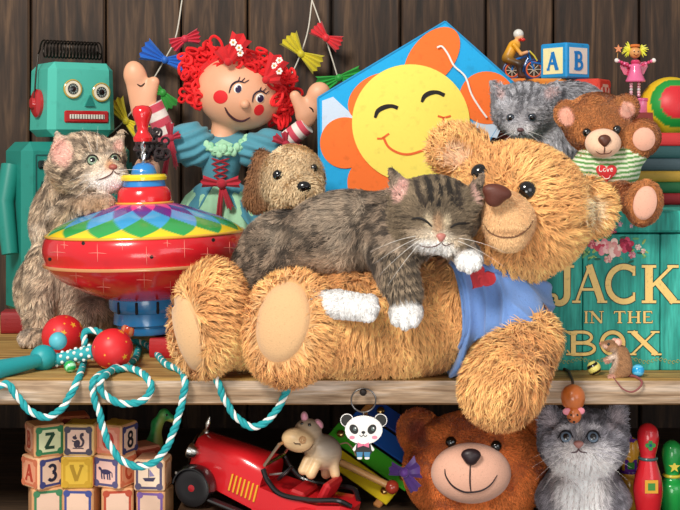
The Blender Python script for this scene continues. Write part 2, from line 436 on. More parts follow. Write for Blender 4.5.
def eyeball(name, hit, u, v, r, parent, iris='#0a0806', pupil='#000000', slit=.45, sink=.35, white=None, look=(0, 0), Y=0, mat=None, flatv=1.):
    """glossy eye set into a surface, facing along the surface normal"""
    h, nn = hit(u, v); nn = nrm(nn*.35+np.array([0, -1, 0.])*.9+np.array([look[0], 0, look[1]])); s = S(Y); ex, ey, nz = frame_of(nn)
    R = np.stack([ex, -nz*1., ey], 1)
    def fn(q):
        if q[1] > -.1: return white or iris
        a = math.hypot(q[0]/slit, q[2]*.9) if slit != 1 else math.hypot(q[0], q[2])
        if a < .52: return pupil
        rr = math.hypot(q[0], q[2])
        if rr > .86: return '#15100c'
        return iris if rr < .8 or not white else white
    m = MB(); rr = r*s
    # fine grid sphere oriented so that its pole faces out
    pts = []; seg, rings = 32, 20; V = []; C_ = []
    for i in range(rings+1):
        a = pi*i/rings
        for j in range(seg):
            q = np.array([sin(a)*cos(2*pi*j/seg), -cos(a), sin(a)*sin(2*pi*j/seg)]); V.append((q*np.array([1, .8, flatv]))@R.T*rr); C_.append(hexc(fn(q)))
    Fc = [(i*seg+j, i*seg+(j+1) % seg, (i+1)*seg+(j+1) % seg, (i+1)*seg+j) for i in range(rings) for j in range(seg)]
    m.add(np.array(V)+h-nn*r*s*sink, [f[::-1] for f in Fc], np.array(C_))
    return m.build(name, mat or M('eye_gloss', rough=.06, var=.02, coat=1), parent, True, world=True)
def whiskers(parent, hit, roots, L, col='#f4efe8', Y=0, r=.22):
    s = S(Y); cu = sum(r_[0] for r_ in roots)/len(roots); o = None
    for side in (-1, 1):
     m = MB()
     for (u, v, du, dv) in [r_ for r_ in roots if (r_[0]-cu)*side > 0]:
        h, nn = hit(u, v); d = nrm(np.array([du, 0, -dv])*1.+np.array([0, -.5, 0.])); b = np.array([0, .25, -.35])
        pts = [h+d*L*s*t+b*L*s*t*t*.5 for t in np.linspace(0, 1, 9)]; m.tube(pts, [r*s*(1-.8*t) for t in np.linspace(0, 1, 9)], col, 5)
     if m.V: o = m.build('whiskers', M('whisker', rough=.4, var=.02), parent, True, world=True)
    return o

# ---- lettering -------------------------------------------------------------
def arc(cx, cy, rx, ry, a0, a1, n=14): return [(cx+rx*cos(radians(a)), cy+ry*sin(radians(a))) for a in np.linspace(a0, a1, n)]
TK, TN, SF = .2, .08, .07
def ser(x, y, w_=.3): return ([(x-w_/2, y), (x+w_/2, y)], SF)
GL = {
 'A': [([(.1, .03), (.5, 1)], TN), ([(.48, 1), (.86, .03)], TK), ([(.24, .36), (.74, .36)], TN), ser(.1, .035, .26), ser(.88, .035, .3)],
 'B': [([(.25, 0), (.25, 1)], TK), (([(.25, .96)]+arc(.5, .74, .24, .22, 90, -90)+[(.25, .52)]), .12), (([(.25, .5)]+arc(.52, .27, .3, .235, 90, -90)+[(.25, .035)]), .13), ser(.2, .035, .3), ser(.2, .965, .3)],
 'C': [(arc(.55, .5, .42, .46, 52, 308, 26), .15), ([(.81, .98), (.81, .72)], .07), ([(.81, .28), (.81, .08)], .06)],
 'J': [([(.6, 1), (.6, .3)]+arc(.38, .24, .22, .24, 0, -120, 10), TK*.9), (arc(.2, .12, .09, .09, -60, 230, 12), .1), ser(.5, .965, .6), ([(.2, .965), (.17, .86)], .06)],
 'K': [([(.22, 0), (.22, 1)], TK), ([(.3, .45), (.8, .97)], TN), ([(.42, .58), (.85, .03)], TK), ser(.22, .035, .36), ser(.22, .965, .36), ser(.82, .965, .28), ser(.88, .035, .3)],
 'I': [([(.5, 0), (.5, 1)], TK), ser(.5, .035, .4), ser(.5, .965, .4)],
 'N': [([(.18, 0), (.18, 1)], TN), ([(.16, .97), (.82, .03)], TK), ([(.82, 0), (.82, 1)], TN), ser(.18, .035), ser(.14, .965), ser(.82, .965)],
 'T': [([(.5, 0), (.5, 1)], TK), ([(.08, .955), (.92, .955)], .09), ([(.1, .98), (.08, .78)], .06), ([(.9, .98), (.92, .78)], .06), ser(.5, .035, .36)],
 'H': [([(.2, 0), (.2, 1)], TK), ([(.8, 0), (.8, 1)], TK), ([(.2, .5), (.8, .5)], TN), ser(.2, .035, .36), ser(.2, .965, .36), ser(.8, .035, .36), ser(.8, .965, .36)],
 'E': [([(.25, 0), (.25, 1)], TK), ([(.2, .955), (.82, .955)], .09), ([(.25, .52), (.66, .52)], .07), ([(.2, .045), (.86, .045)], .09), ([(.83, 0), (.86, .22)], .06), ([(.8, 1), (.82, .8)], .06)],
 'O': [(arc(.5, .5, .4, .45, 0, 360, 36), .16)],
 'X': [([(.16, .97), (.86, .03)], TK), ([(.82, .97), (.14, .03)], TN), ser(.16, .965), ser(.82, .965, .26), ser(.14, .035, .26), ser(.86, .035)],
 'Z': [([(.15, .93), (.82, .93), ], .13), ([(.8, .95), (.18, .06)], .17), ([(.14, .07), (.85, .07)], .13)],
 '3': [(arc(.46, .73, .28, .23, 150, -80, 16), .14), (arc(.46, .27, .32, .25, 80, -150, 16), .15)],
 '8': [(arc(.5, .74, .25, .22, 0, 360, 22), .12), (arc(.5, .27, .3, .25, 0, 360, 22), .14)],
 'V': [([(.12, .97), (.5, .02)], TK), ([(.5, .02), (.88, .97)], TN), ser(.14, .965), ser(.86, .965)],
 'R': [([(.25, 0), (.25, 1)], TK), (([(.25, .96)]+arc(.5, .74, .24, .22, 90, -90)+[(.25, .52)]), .12), ([(.5, .5), (.85, .03)], TK), ser(.2, .035, .3)],
}
def glyph(m, ch, fr, x, y, w_, hgt, col, h=.0, grow=0., th=.0003):
    """fr lengths in metres per unit; letter box at (x, y) sized w_ x hgt"""
    for i, (pts, t) in enumerate(GL[ch]):
        q = np.array(pts, float)*[w_, hgt]+[x, y]; m.ribbon(q if len(q) > 2 else np.array([q[0], q[0]*.5+q[1]*.5, q[1]]), t*min(w_, hgt)+grow, fr, col, h+i*2e-5, th)

# ------------------------------------------------------------ the setting
def wood_mat(name, c1, c2, c3, axis, scale=3., stretch=14., rough=.7, plank=None):
    m = bpy.data.materials.new(name); m.use_nodes = True; nt = m.node_tree; N = nt.nodes; L = nt.links; b = N['Principled BSDF']
    tc = N.new('ShaderNodeTexCoord'); mp = N.new('ShaderNodeMapping'); sc = [stretch]*3; sc[axis] = 1; mp.inputs['Scale'].default_value = sc
    L.new(tc.outputs['Object'], mp.inputs['Vector'])
    n1 = N.new('ShaderNodeTexNoise'); n1.inputs['Scale'].default_value = scale; n1.inputs['Detail'].default_value = 6; n1.inputs['Distortion'].default_value = 1.2
    L.new(mp.outputs['Vector'], n1.inputs['Vector'])
    cr = N.new('ShaderNodeValToRGB'); L.new(n1.outputs['Fac'], cr.inputs['Fac'])
    for i, (p_, c) in enumerate(((.3, c1), (.5, c2), (.7, c3))):
        e = cr.color_ramp.elements[i] if i < 2 else cr.color_ramp.elements.new(p_)
        e.position = p_; e.color = (*hexc(c), 1)
    n2 = N.new('ShaderNodeTexNoise'); n2.inputs['Scale'].default_value = scale*7; n2.inputs['Detail'].default_value = 4
    L.new(mp.outputs['Vector'], n2.inputs['Vector'])
    mr = N.new('ShaderNodeMapRange'); mr.inputs['From Min'].default_value = .3; mr.inputs['From Max'].default_value = .7; mr.inputs['To Min'].default_value = .72; mr.inputs['To Max'].default_value = 1.2
    L.new(n2.outputs['Fac'], mr.inputs['Value'])
    mx = N.new('ShaderNodeVectorMath'); mx.operation = 'SCALE'; L.new(cr.outputs['Color'], mx.inputs[0]); L.new(mr.outputs['Result'], mx.inputs['Scale'])
    L.new(mx.outputs['Vector'], b.inputs['Base Color']); b.inputs['Roughness'].default_value = rough
    bp = N.new('ShaderNodeBump'); bp.inputs['Strength'].default_value = .5; bp.inputs['Distance'].default_value = .002
    L.new(n1.outputs['Fac'], bp.inputs['Height']); L.new(bp.outputs['Normal'], b.inputs['Normal'])
    return m
def struct(o): o['kind'] = 'structure'; return o
WALLY = .64
m = MB(); x = -1.06
while x < 1.0:      # wide vertical planks with dark joints
    w_ = .11+.05*h3(np.float64(x*7), 1, 2); m.box((x+w_/2, WALLY+.012, .22), (w_-.004, .024, 1.1), '#5a4330', bev=.003); x += w_
m.box((0, WALLY+.03, .22), (2.12, .02, 1.1), '#1a120c')
struct(m.build('wall_back', wood_mat('dark_wall_planks', '#1f140c', '#3d2a1c', '#644a33', 2, 4, 12)))
FLZ = -.2
m = MB(); m.box((0, .31, FLZ-.02), (2.1, .66, .04), '#4a3826', bev=.003)
struct(m.build('floor', wood_mat('lower_boards', '#2e2218', '#4a3726', '#5e4832', 0, 4, 12)))
# shelf plank: weathered front edge, straw coloured upper face
m = MB(); xs = np.linspace(-1.05, 1.05, 107); V = []; Fc = []
for x in xs:
    q = noise(np.array([[x*12, 3.3, 1.]]), 1.)[0]-.5; q2 = noise(np.array([[x*9, 9.3, 1.]]), 1.)[0]-.5
    V += [(x, .62, 0), (x, .006+q*.003, 0), (x, .0+q*.003, -.0025), (x, -.001+q2*.003, -.018), (x, .001+q*.003, -.031+q2*.002), (x, .008, -.034), (x, .62, -.034)]
for i in range(106):
    for j in range(7):
        k = (j+1) % 7; Fc.append((i*7+j, i*7+k, i*7+7+k, i*7+7+j))
Fc += [tuple(range(7))[::-1], tuple(106*7+j for j in range(7))]
m.add(V, Fc, '#b59a6a')
sh = m.build('wooden_shelf', wood_mat('weathered_shelf', '#8d6f52', '#b89c80', '#d9c6b4', 0, 5, 16), None)
tag(sh, 'thick weathered wooden shelf plank carrying the toys, pale worn front edge', 'shelf')
me = sh.data; me.materials.append(wood_mat('shelf_upper_face', '#7d5c2e', '#a98345', '#c9a765', 0, 5, 16)); me.materials.append(wood_mat('shelf_lower_edge', '#6d4b28', '#94693a', '#b38a52', 0, 5, 16))
for p in me.polygons:
    if p.normal.z > .5: p.material_index = 1
    elif p.normal.z < -.75: p.material_index = 2

# ------------------------------------------------------------ large reclining teddy bear
def disc_pt(c, r=1): return c
TB = '#e8b06e'
R0 = root('teddy_bear', 'large golden shaggy teddy bear in a blue shirt, lying along the shelf', 'teddy bear', P(400, 378, .04))
bp_ = [E(392, 316, .035, 92, 60, 50), E(487, 302, .02, 60, 62, 46, 15), E(350, 318, .02, 52, 52, 46),
       E(519, 209, -.012, 70, 64, 52, -15, k=10), K(500, 262, .01, 36, 515, 240, .0, 44),
       E(462, 154, .0, 32, 27, 15, -25, k=8), E(587, 208, .0, 25, 28, 15, 0, k=8),
       E(501, 387, -.085, 38, 38, 32, 10, k=12), K(527, 340, -.045, 31, 510, 372, -.08, 36, k=10), K(505, 305, -.01, 32, 527, 340, -.045, 29)]
legs = [E(209, 318, .0, 36, 56, 34, -8, k=8), K(225, 325, .03, 38, 340, 325, .06, 42, k=10),
        E(290, 328, -.027, 45, 55, 31, -12, yaw=-15, k=8), K(300, 332, -.01, 40, 360, 325, .02, 46, k=12)]
ped = [E(588, 210, -.022, 16, 17, 8, 0, k=3, op='sub', c=None), E(458, 157, -.024, 17, 14, 8, -25, k=3, op='sub')]
allp = bp_+legs+ped
body = sdf_mesh(allp, 2.0); HT = Hit(body)
def tbx(p, n, U, V_, C):
    C = C*(1+.30*(fbm(p, 40)-.5))[:, None]; g = sstep(.35, .75, noise(p, 22, 5))[:, None]*.35
    return C*(1-g)+g*hexc('#ad5f2e')
tp = painter(allp, TB, [(589, 210, 12, 15, 0, '#e9c9a0', .3), (458, 158, 15, 11, -25, '#e3b48e', .4), (283, 322, 27, 42, -13, '#dcb07c', .1), (188, 332, 13, 42, 14, '#dcb07c', .1)], tbx)
def comb_teddy(p, n):
    U, V_ = uv(p); c = np.zeros((len(p), 3)); hd = (V_ < 280) & (U > 425) & ~((U < 480) & (V_ > 245))
    dx, dz = (U-508)/75, -(V_-215)/70; c[:, 0] = dx; c[:, 2] = dz-.1
    bd = ~hd; c[bd, 0] = -.15; c[bd, 2] = -1
    ft = (U < 335) & (V_ > 255); fx, fz = (U-np.where(U < 243, 190, 283)), -(V_-325); c[ft, 0] = fx[ft]/30; c[ft, 2] = fz[ft]/40-.3
    ar = (U > 455) & (V_ > 318); c[ar, 0] = -.4; c[ar, 2] = -1
    return c
def in_oval(U, V_, u, v, ru, rv, a):
    ca, sa = cos(radians(a)), sin(radians(a)); return ((U-u)*ca-(V_-v)*sa)**2/ru**2+((U-u)*sa+(V_-v)*ca)**2/rv**2 < 1
shp = [E(487, 302, .02, 66, 70, 52, 15), E(466, 310, .02, 60, 68, 53), K(498, 298, -.008, 34, 515, 324, -.035, 33, k=8), K(490, 268, .0, 34, 505, 252, .005, 34, k=8),
       E(382, 318, .0, 80, 105, 120, 0, k=3, op='sub'), E(524, 374, -.04, 64, 50, 80, 8, k=3, op='sub')]
def tmask(p, n):
    U, V_ = uv(p); f = n[:, 1] < 0; k = np.ones(len(p), bool)
    for a in ((283, 322, 26, 41, -13), (188, 332, 12, 41, 14), (509, 222, 25, 26, 0)): k &= ~(in_oval(U, V_, *a) & f)
    sh_ = (np.min([pd(q, p) for q in shp if q['op'] == 'add'], 0) < -.001) & (np.min([pd(q, p) for q in shp if q['op'] == 'sub'], 0) > .004)
    return k & ~sh_
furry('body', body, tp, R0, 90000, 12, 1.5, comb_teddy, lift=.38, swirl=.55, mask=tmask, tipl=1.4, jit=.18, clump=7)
for (u, v, ru, rv, a) in ((283, 322, 27, 42, -13), (188, 332, 13, 42, 14)):
    o = spatch('foot_pad', HT, oval(u, v, ru, rv, a, 40), '#d6aa7a', R0, PLUSH(), off=1.2, dome=2.5); o['label'] = 'smooth pale tan foot pad'
# muzzle
mz = [E(509, 222, -.082, 27, 26, 22, 0), E(503, 206, -.082, 20, 16, 20, 0, k=8), E(508, 238, -.082, 21, 14, 18, 0, k=5)]
mb_ = sdf_mesh(mz, 1.3); HM = Hit(mb_)
mo = furry('muzzle', mb_, painter(mz, '#ecc08c', [(509, 232, 22, 3.2, 0, '#b07a4c', .8, .6)]), R0, 9000, 2.2, .7, (0, 0, -1), lift=.5, swirl=.4)
m = MB(); line_on(m, HM, [(484, 224), (490, 232), (502, 237), (516, 236), (528, 228), (533, 220)], 1.0, '#6b4428', lift=.6)
m.build('mouth', MATTE(), R0, True, world=True)
nb = sdf_mesh([E(497, 192, -.118, 15, 8, 8, -12, k=4), E(494, 199, -.116, 9, 8, 7, -12, k=5)], 1.)
o = solid('nose', nb, painter([], '#000') if 0 else (lambda p, n: np.tile(hexc('#5a2a1c'), (len(p), 1))), R0, M('nose_velour', rough=.5, var=.1, vs=300, bump=.3, bs=700))
for (u, v) in ((480, 173), (527, 190)):
    e = eyeball('eye', HT, u, v, 9, R0, iris='#080605', slit=1, sink=-.15)
# shirt
cp = P(527, 326, -.03)
sbody = sdf_mesh(shp, 1.6, planes=[(P(500, 256, -.02), (.45, 0, .8), .004)])
V, Q, Nn = sbody; U_, V_2 = uv(V); rr_ = np.hypot((U_-385)/72, (V_2-315)/88); sl_ = sstep(500, 515, U_); f_ = (1-sl_)*(.5-np.abs(np.sin(rr_*15+2.2*noise(V, 20))))*.0075+sl_*(.5-np.abs(np.sin((U_*.62-V_2*.78)/7+2.4*noise(V, 25, 8))))*.0055
V = V+Nn*(f_*sstep(-.2, .3, -Nn[:, 1]))[:, None]; sbody = (V, Q, vnorm(V, Q)); HS = Hit(sbody)
sp = painter(shp, '#678bc6', [], lambda p, n, U, V_, C: C*(1+.12*(noise(p, 60)-.5))[:, None])
o = solid('shirt', sbody, sp, R0, M('knit', rough=.9, var=.08, vs=300, bump=.35, bs=500, sheen=.3)); o['label'] = 'blue knitted shirt'
m = MB(); line_on(m, HS, [(437, 252), (455, 268), (465, 295), (467, 325), (458, 352), (446, 370)], 2.6, '#5f82bd', 40, .4)
line_on(m, HS, [(497, 331), (508, 325), (520, 322), (534, 322), (546, 325), (553, 329)], 2.4, '#5f82bd', 40, .6); line_on(m, HS, [(462, 256), (476, 262), (492, 270), (510, 275)], 2.2, '#5f82bd', 30, .6)
m.build('hem', M('knit', rough=.9, var=.08, vs=300, bump=.35, bs=500, sheen=.3), R0, True, world=True)
def heart(u, v, s_, a=0, n=36):
    ca, sa = cos(radians(a)), sin(radians(a)); r = []
    for i in range(n):
        t = 2*pi*i/n; x = 16*sin(t)**3/16; y = (13*cos(t)-5*cos(2*t)-2*cos(3*t)-cos(4*t))/16
        r.append((u+s_*(x*ca-y*sa), v-s_*(x*sa+y*ca)))
    return r
o = spatch('heart_patch', HS, heart(481, 277, 15, -35), '#d23a40', R0, CLOTH(), off=1.2, dome=1.0); o['label'] = 'red felt heart'

# ------------------------------------------------------------ kittens: shared painter pieces
def tabby(base2, dark, light, sc, axis, amt=.75, seed=0):
    """banded coat: stripes across 'axis' (image direction, px), broken by noise"""
    ax = np.array(axis, float); ax /= np.linalg.norm(ax)
    def f(p, n, U, V_, C):
        t = (U*ax[0]+V_*ax[1])/sc+2.2*(fbm(p, 26, seed)-.5)*2
        s_ = sstep(.35, .8, .5+.5*np.sin(t*2*pi))*sstep(.2, .55, noise(p, 30, seed+3)+.15)
        C = C*(1-.45*(noise(p, 60, seed+7)-.2)[:, None]*.6)
        m_ = (s_*amt)[:, None]; C = C*(1-m_)+m_*hexc(dark)
        g = (sstep(.55, .8, noise(p, 40, seed+9))*.35)[:, None]
        return C*(1-g)+g*hexc(light)
    return f
def chain(*fs):
    def f(p, n, U, V_, C):
        for g in fs: C = g(p, n, U, V_, C)
        return C
    return f
def radial(u, v, squash=1., down=-.15):
    def f(p, n):
        U, V_ = uv(p); c = np.zeros((len(p), 3)); c[:, 0] = (U-u); c[:, 2] = -(V_-v)*squash; c = nrm(c); c[:, 2] += down; c[:, 1] = .25
        return c
    return f
def catear(base, tip, Y, r, inner=None, k=4):
    """ear: flattened cone with a hollow front. base/tip px"""
    (bu, bv), (tu, tv) = base, tip; iu, iv = inner or (bu, bv); mu, mv = (iu*.68+tu*.32), (iv*.68+tv*.32); a = math.degrees(math.atan2(-(tv-iv), tu-iu)); ln = math.hypot(tu-iu, tv-iv)
    s = S(Y)
    return [K(bu, bv, Y, r, tu, tv, Y, 2.6, flat=.45, k=k), E(mu, mv, Y-r*.5*s, ln*.36, r*.5, r*.28, a, k=1.5, op='sub')]

# ------------------------------------------------------------ sleeping kitten
R1 = root('tabby_kitten', 'brown tabby kitten with white paws asleep on top of the big teddy bear', 'kitten', P(350, 300, -.03))
sk = [E(284, 254, .035, 43, 42, 34, 20, k=10), E(262, 275, .04, 24, 34, 24, 10, k=10), E(345, 232, .01, 60, 40, 36, 6, k=14), E(392, 232, -.01, 34, 40, 34, 0, k=12),
      E(436, 213, -.068, 44, 37, 34, -10, k=12), E(436, 236, -.095, 26, 15, 16, -8, k=8), K(395, 240, -.03, 30, 425, 222, -.06, 30, k=10),
      K(392, 255, -.055, 22, 403, 292, -.072, 17, k=8), E(406, 312, -.078, 17, 16, 13, 0, k=5), K(448, 240, -.085, 15, 467, 254, -.1, 13, k=6), E(469, 258, -.105, 14, 14, 10, 0, k=4),
      K(296, 298, -.025, 13, 338, 305, -.05, 13, k=8), K(338, 304, -.055, 14, 366, 308, -.068, 13, k=5), K(250, 262, .04, 14, 244, 296, .03, 8, k=6)]
toes = [E(396, 318, -.088, 5.5, 8, 7, 0, k=2), E(405, 322, -.09, 5.5, 8, 7, 0, k=2), E(414, 319, -.088, 5.5, 8, 7, 0, k=2),
        E(461, 263, -.112, 4.6, 7, 6, 0, k=2), E(469, 266, -.113, 4.8, 7, 6, 0, k=2), E(477, 263, -.112, 4.6, 7, 6, 0, k=2),
        E(370, 300, -.074, 8, 5.5, 7, -5, k=2), E(371, 308, -.076, 8, 5.5, 7, 0, k=2), E(368, 316, -.074, 8, 5.5, 7, 5, k=2)]
ears = catear((404, 196), (391, 169), -.07, 15, (405, 198), k=6)+catear((469, 203), (483, 175), -.095, 12, (469, 205), k=6)
allp = sk+toes+ears
body = sdf_mesh(allp, 1.4); HK = Hit(body)
T1 = tabby('#8a7a66', '#261e18', '#cdb8a0', 17, (1, .35), .85, 2)
def sk_leg(p, n, U, V_, C):   # leg and head have their own banding
    lg = ((U > 383) & (U < 428) & (V_ > 250))[:, None]
    b = (sstep(.3, .8, .5+.5*np.sin((V_+U*.25)/10*2*pi+2*noise(p, 60)))*.85)[:, None]
    C2 = hexc('#86745f')*(1-b)+b*hexc('#2b241e'); C = np.where(lg, C2, C)
    hd = ((((U-437)/50)**2+((V_-213)/42)**2 < 1) & (p[:, 1] < -.045))[:, None]
    C3 = hexc('#6e5e4a')*(1+.5*(noise(p, 70, 4)-.5))[:, None]
    return np.where(hd, C3, C)
hs = strokes_col([([(428, 180), (431, 190), (430, 204)], 4.2, '#1d1610', 1), ([(438, 178), (440, 192), (439, 206)], 3.6, '#1d1610', 1), ([(449, 180), (449, 192), (451, 204)], 4.2, '#1d1610', 1),
  ([(418, 184), (420, 196), (424, 206)], 3.6, '#2a2019', .95), ([(459, 184), (458, 196), (457, 208)], 3.6, '#2a2019', .95), ([(398, 222), (408, 228), (420, 230)], 2, '#4a3b2d', .6), ([(396, 214), (404, 218), (412, 218)], 2, '#3a2e24', .6),
  ([(462, 215), (470, 214), (476, 210)], 2, '#3a2e24', .6), ([(460, 228), (468, 228), (476, 222)], 2, '#3a2e24', .5), ([(268, 226), (290, 222), (310, 234), (318, 254), (312, 274)], 4, '#2a221b', .75), ([(250, 250), (262, 240), (282, 240), (298, 252), (300, 270)], 3, '#352b22', .6), ([(372, 210), (380, 230), (376, 252)], 4, '#2a221b', .7), ([(352, 208), (362, 228), (358, 250)], 3.5, '#2a221b', .65)])
pk = painter(allp, '#8b7764', [(330, 262, 30, 12, 10, '#c3a98f', .8, .8), (310, 228, 60, 10, 12, '#5d5245', .8, .4),
   (436, 239, 20, 9, -8, '#dccdb8', .6), (430, 222, 5, 9, 20, '#d8c4a4', .8, .7), (446, 222, 4, 8, -10, '#d8c4a4', .8, .7), (420, 234, 13, 6, -10, '#b8a288', .8, .6), (456, 240, 9, 5, 20, '#b8a288', .7, .6),
   (438, 226, 5, 12, 0, '#b08a68', .7, .8), (402, 190, 7, 13, -15, '#d9a79b', .5), (474, 195, 4, 10, 20, '#c79f92', .5),
   (435, 247, 22, 7, -6, '#f4efe8', .5), (407, 316, 19, 19, 0, '#f2efec', .25), (470, 262, 16, 13, 0, '#f2efec', .25), (343, 306, 46, 20, -5, '#f2efec', .2)],
   chain(T1, sk_leg, hs))
def comb_sk(p, n):
    U, V_ = uv(p); c = np.zeros((len(p), 3)); c[:, 0] = -1; c[:, 2] = -.55
    hd = (((U-437)/52)**2+((V_-213)/44)**2 < 1) & (p[:, 1] < -.04); c[hd, 0] = (U[hd]-438)/30; c[hd, 2] = -(V_[hd]-232)/22; c[hd, 1] = .3
    pw = (V_ > 255) & (U > 340); c[pw, 0] = 0; c[pw, 2] = -1
    return c
def lm_sk(p):
    U, V_ = uv(p); r = np.ones(len(p)); hd = (((U-437)/50)**2+((V_-215)/42)**2 < 1) & (p[:, 1] < -.045); r[hd] = .55; r[(((U-437)/24)**2+((V_-228)/20)**2 < 1) & (p[:, 1] < -.06)] = .28
    r[(V_ < 190) & (U > 384) & (U < 412) | (V_ < 196) & (U > 473)] = .3
    for (u, v) in ((407, 316), (470, 262), (358, 308)): r[np.hypot(U-u, (V_-v)*1.2) < (24 if u != 358 else 36)] = .32
    return r
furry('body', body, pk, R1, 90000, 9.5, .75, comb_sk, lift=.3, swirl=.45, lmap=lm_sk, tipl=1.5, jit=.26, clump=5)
for pts in ([(412, 219), (419, 218), (426, 221), (432, 227)], [(450, 228), (456, 224), (464, 223), (470, 223)]):
    m = MB(); line_on(m, HK, pts, 1.3, '#17110d', lift=1.); m.build('closed_eyelid', MATTE(), R1, True, world=True)
m = MB(); line_on(m, HK, [(441, 240), (440, 243), (434, 246), (424, 246), (416, 242)], .55, '#5b3a30', lift=.8); line_on(m, HK, [(441, 242), (445, 245), (452, 243)], .55, '#5b3a30', lift=.8)
m.build('mouth', MATTE(), R1, True, world=True)
nn = sdf_mesh([E(441, 236, -.113, 5, 3, 3, 0), E(441, 239, -.113, 2.5, 3, 3, 0, k=3)], .6)
solid('nose', nn, lambda p, n: np.tile(hexc('#b77468'), (len(p), 1)), R1, VINYL())
whiskers(R1, HK, [(418, 238, -1, .35), (420, 240, -1, .6), (416, 236, -1, .12), (421, 242, -.9, .9), (458, 238, 1, .1), (458, 241, 1, .35)], 48)

# ------------------------------------------------------------ helpers for resting things
def ballY(v, r): return ZC*F/(v-150+r)-CAMD          # depth at which a ball of r px rests on the shelf
def onshelf(u, v, r=0.):
    """point on the shelf top seen at (u, v), r metres above it"""
    d = (ZC-r)*F/(v-150); return np.array([(u-340)*d/F, d-CAMD, r])
def cam_R(yaw=0, roll=0, pitch=0): return rotm(roll, yaw, pitch)
class HitM(Hit):
    def __init__(s, m): s.t = BVHTree.FromPolygons([tuple(x) for x in m.V], [tuple(f) for f in m.F])
XF = lambda s, o=(0, 0, 0): ((o[0], o[1], o[2]), (s, 0, 0), (0, 0, s))   # front-facing plane, +x right, +z up
def at_(root_, x, z, y=0.): return np.array([x, y, z])

# ------------------------------------------------------------ spinning top
Y0 = .2; s = S(Y0); T0 = P(148, 333, Y0)
R_ = root('spinning_top', 'large red tin spinning top with rainbow diamond shoulder and red plunger handle', 'spinning top', T0, (0, radians(-1.5), 0))
m = MB(s); m.lathe([(24, 0), (28, 1), (30, 4), (30, 9), (34, 11), (34, 13), (33, 22), (37, 25), (38, 28), (38, 40)], (0, 0, 0), '#2f86c8')
m.build('base', GLOSS(), R_, True)
for a in (-128, -97, -66, -35):
    a = radians(a); m = MB(s); m.box((38*cos(a), 38*sin(a), 29), (2.6, 3, 12), '#0c0c10', rotm(yaw=math.degrees(a)+90), bev=.8); m.build('base_slot', MATTE(), R_)
prof = spline([(38, 36, 0), (58, 43, 0), (80, 54, 0), (93, 64, 0), (98.5, 71, 0)], 20)[:, :2].tolist()+[(101, 70.5), (101.5, 72), (101, 73.5), (98.5, 73.5)]+spline([(98.5, 74, 0), (101.5, 85, 0), (100, 95, 0), (97.5, 100, 0)], 12)[:, :2].tolist()
m = MB(s); m.lathe(prof, (0, 0, 0), lambda i, t: '#c98a5a' if 19 < i < 23 else '#d3202a', seg=96); bowl = m
m.build('drum', GLOSS(), R_, True)
NN = 15; ring = spline([(97.5, 101, 0), (90, 107, 0), (75, 114.5, 0), (57, 121, 0), (42, 126, 0), (27, 130, 0)], 34)[:, :2]
pal = ['#f6d321', '#2ba24e', '#36a5e0', '#4b2d92', '#e0489b']
def diam(i, t):
    q = i/33; x = t*NN/(2*pi); best = 0; bd = 9
    for k in range(5):
        xx = (x+(0 if k % 2 else .5)) % 1-.5; d = abs(xx)/.5+abs(q-k*.25)/.25
        if d < bd: bd = d; best = k
    return pal[best]
m = MB(s); m.lathe(ring.tolist(), (0, 0, 0), diam, seg=240); m.build('diamond_shoulder', GLOSS(), R_, True)
m = MB(s); m.tube([(98*cos(t), 98*sin(t), 100.5) for t in np.linspace(0, 2*pi, 96, endpoint=False)], 1.3, '#e3a93c', 8, True)
m.tube([(28*cos(t), 28*sin(t), 130.5) for t in np.linspace(0, 2*pi, 48, endpoint=False)], 1.2, '#e3a93c', 8, True)
m.build('gold_rim', GLOSS(), R_, True)
m = MB(s); m.lathe([(26.5, 130), (27, 134), (26, 142), (23, 146), (19, 147)], (0, 0, 0), '#dc2027', seg=48); m.build('red_dome', GLOSS(), R_, True)
m = MB(s); m.lathe([(20, 145), (21.5, 147), (20, 154), (15, 156)], (0, 0, 0), '#2b83cc', seg=48); m.lathe([(13, 156), (12.5, 161), (10.5, 167), (6, 170), (1, 170)], (0, 0, 0), '#2b83cc', seg=40); m.build('blue_cap', GLOSS(), R_, True)
m = MB(s); m.lathe([(19, 152), (22.5, 153), (23, 156), (21.5, 158.5), (12, 159.5)], (0, 0, 0), '#f3d62a', seg=48); m.build('yellow_ring', GLOSS(), R_, True)
m = MB(s); h_ = [(1.9*cos(t*9+a), 1.9*sin(t*9+a), 168+t*26) for a in (0,) for t in np.linspace(0, 1, 40)]
for a in (0, pi): m.tube([(1.3*cos(t*10+a), 1.3*sin(t*10+a), 168+t*28) for t in np.linspace(0, 1, 50)], 1.5, '#cfcfd2', 8)
m.build('spiral_rod', METAL(), R_, True)
m = MB(s); m.lathe([(0.5, 191), (9, 191.5), (9.8, 195), (8, 198), (5.5, 202), (5.8, 207), (8.4, 214), (10, 220), (9.4, 224), (6.5, 227), (.5, 228)], (0, 0, 0), '#d81e25', seg=32); m.build('handle', GLOSS(), R_, True)
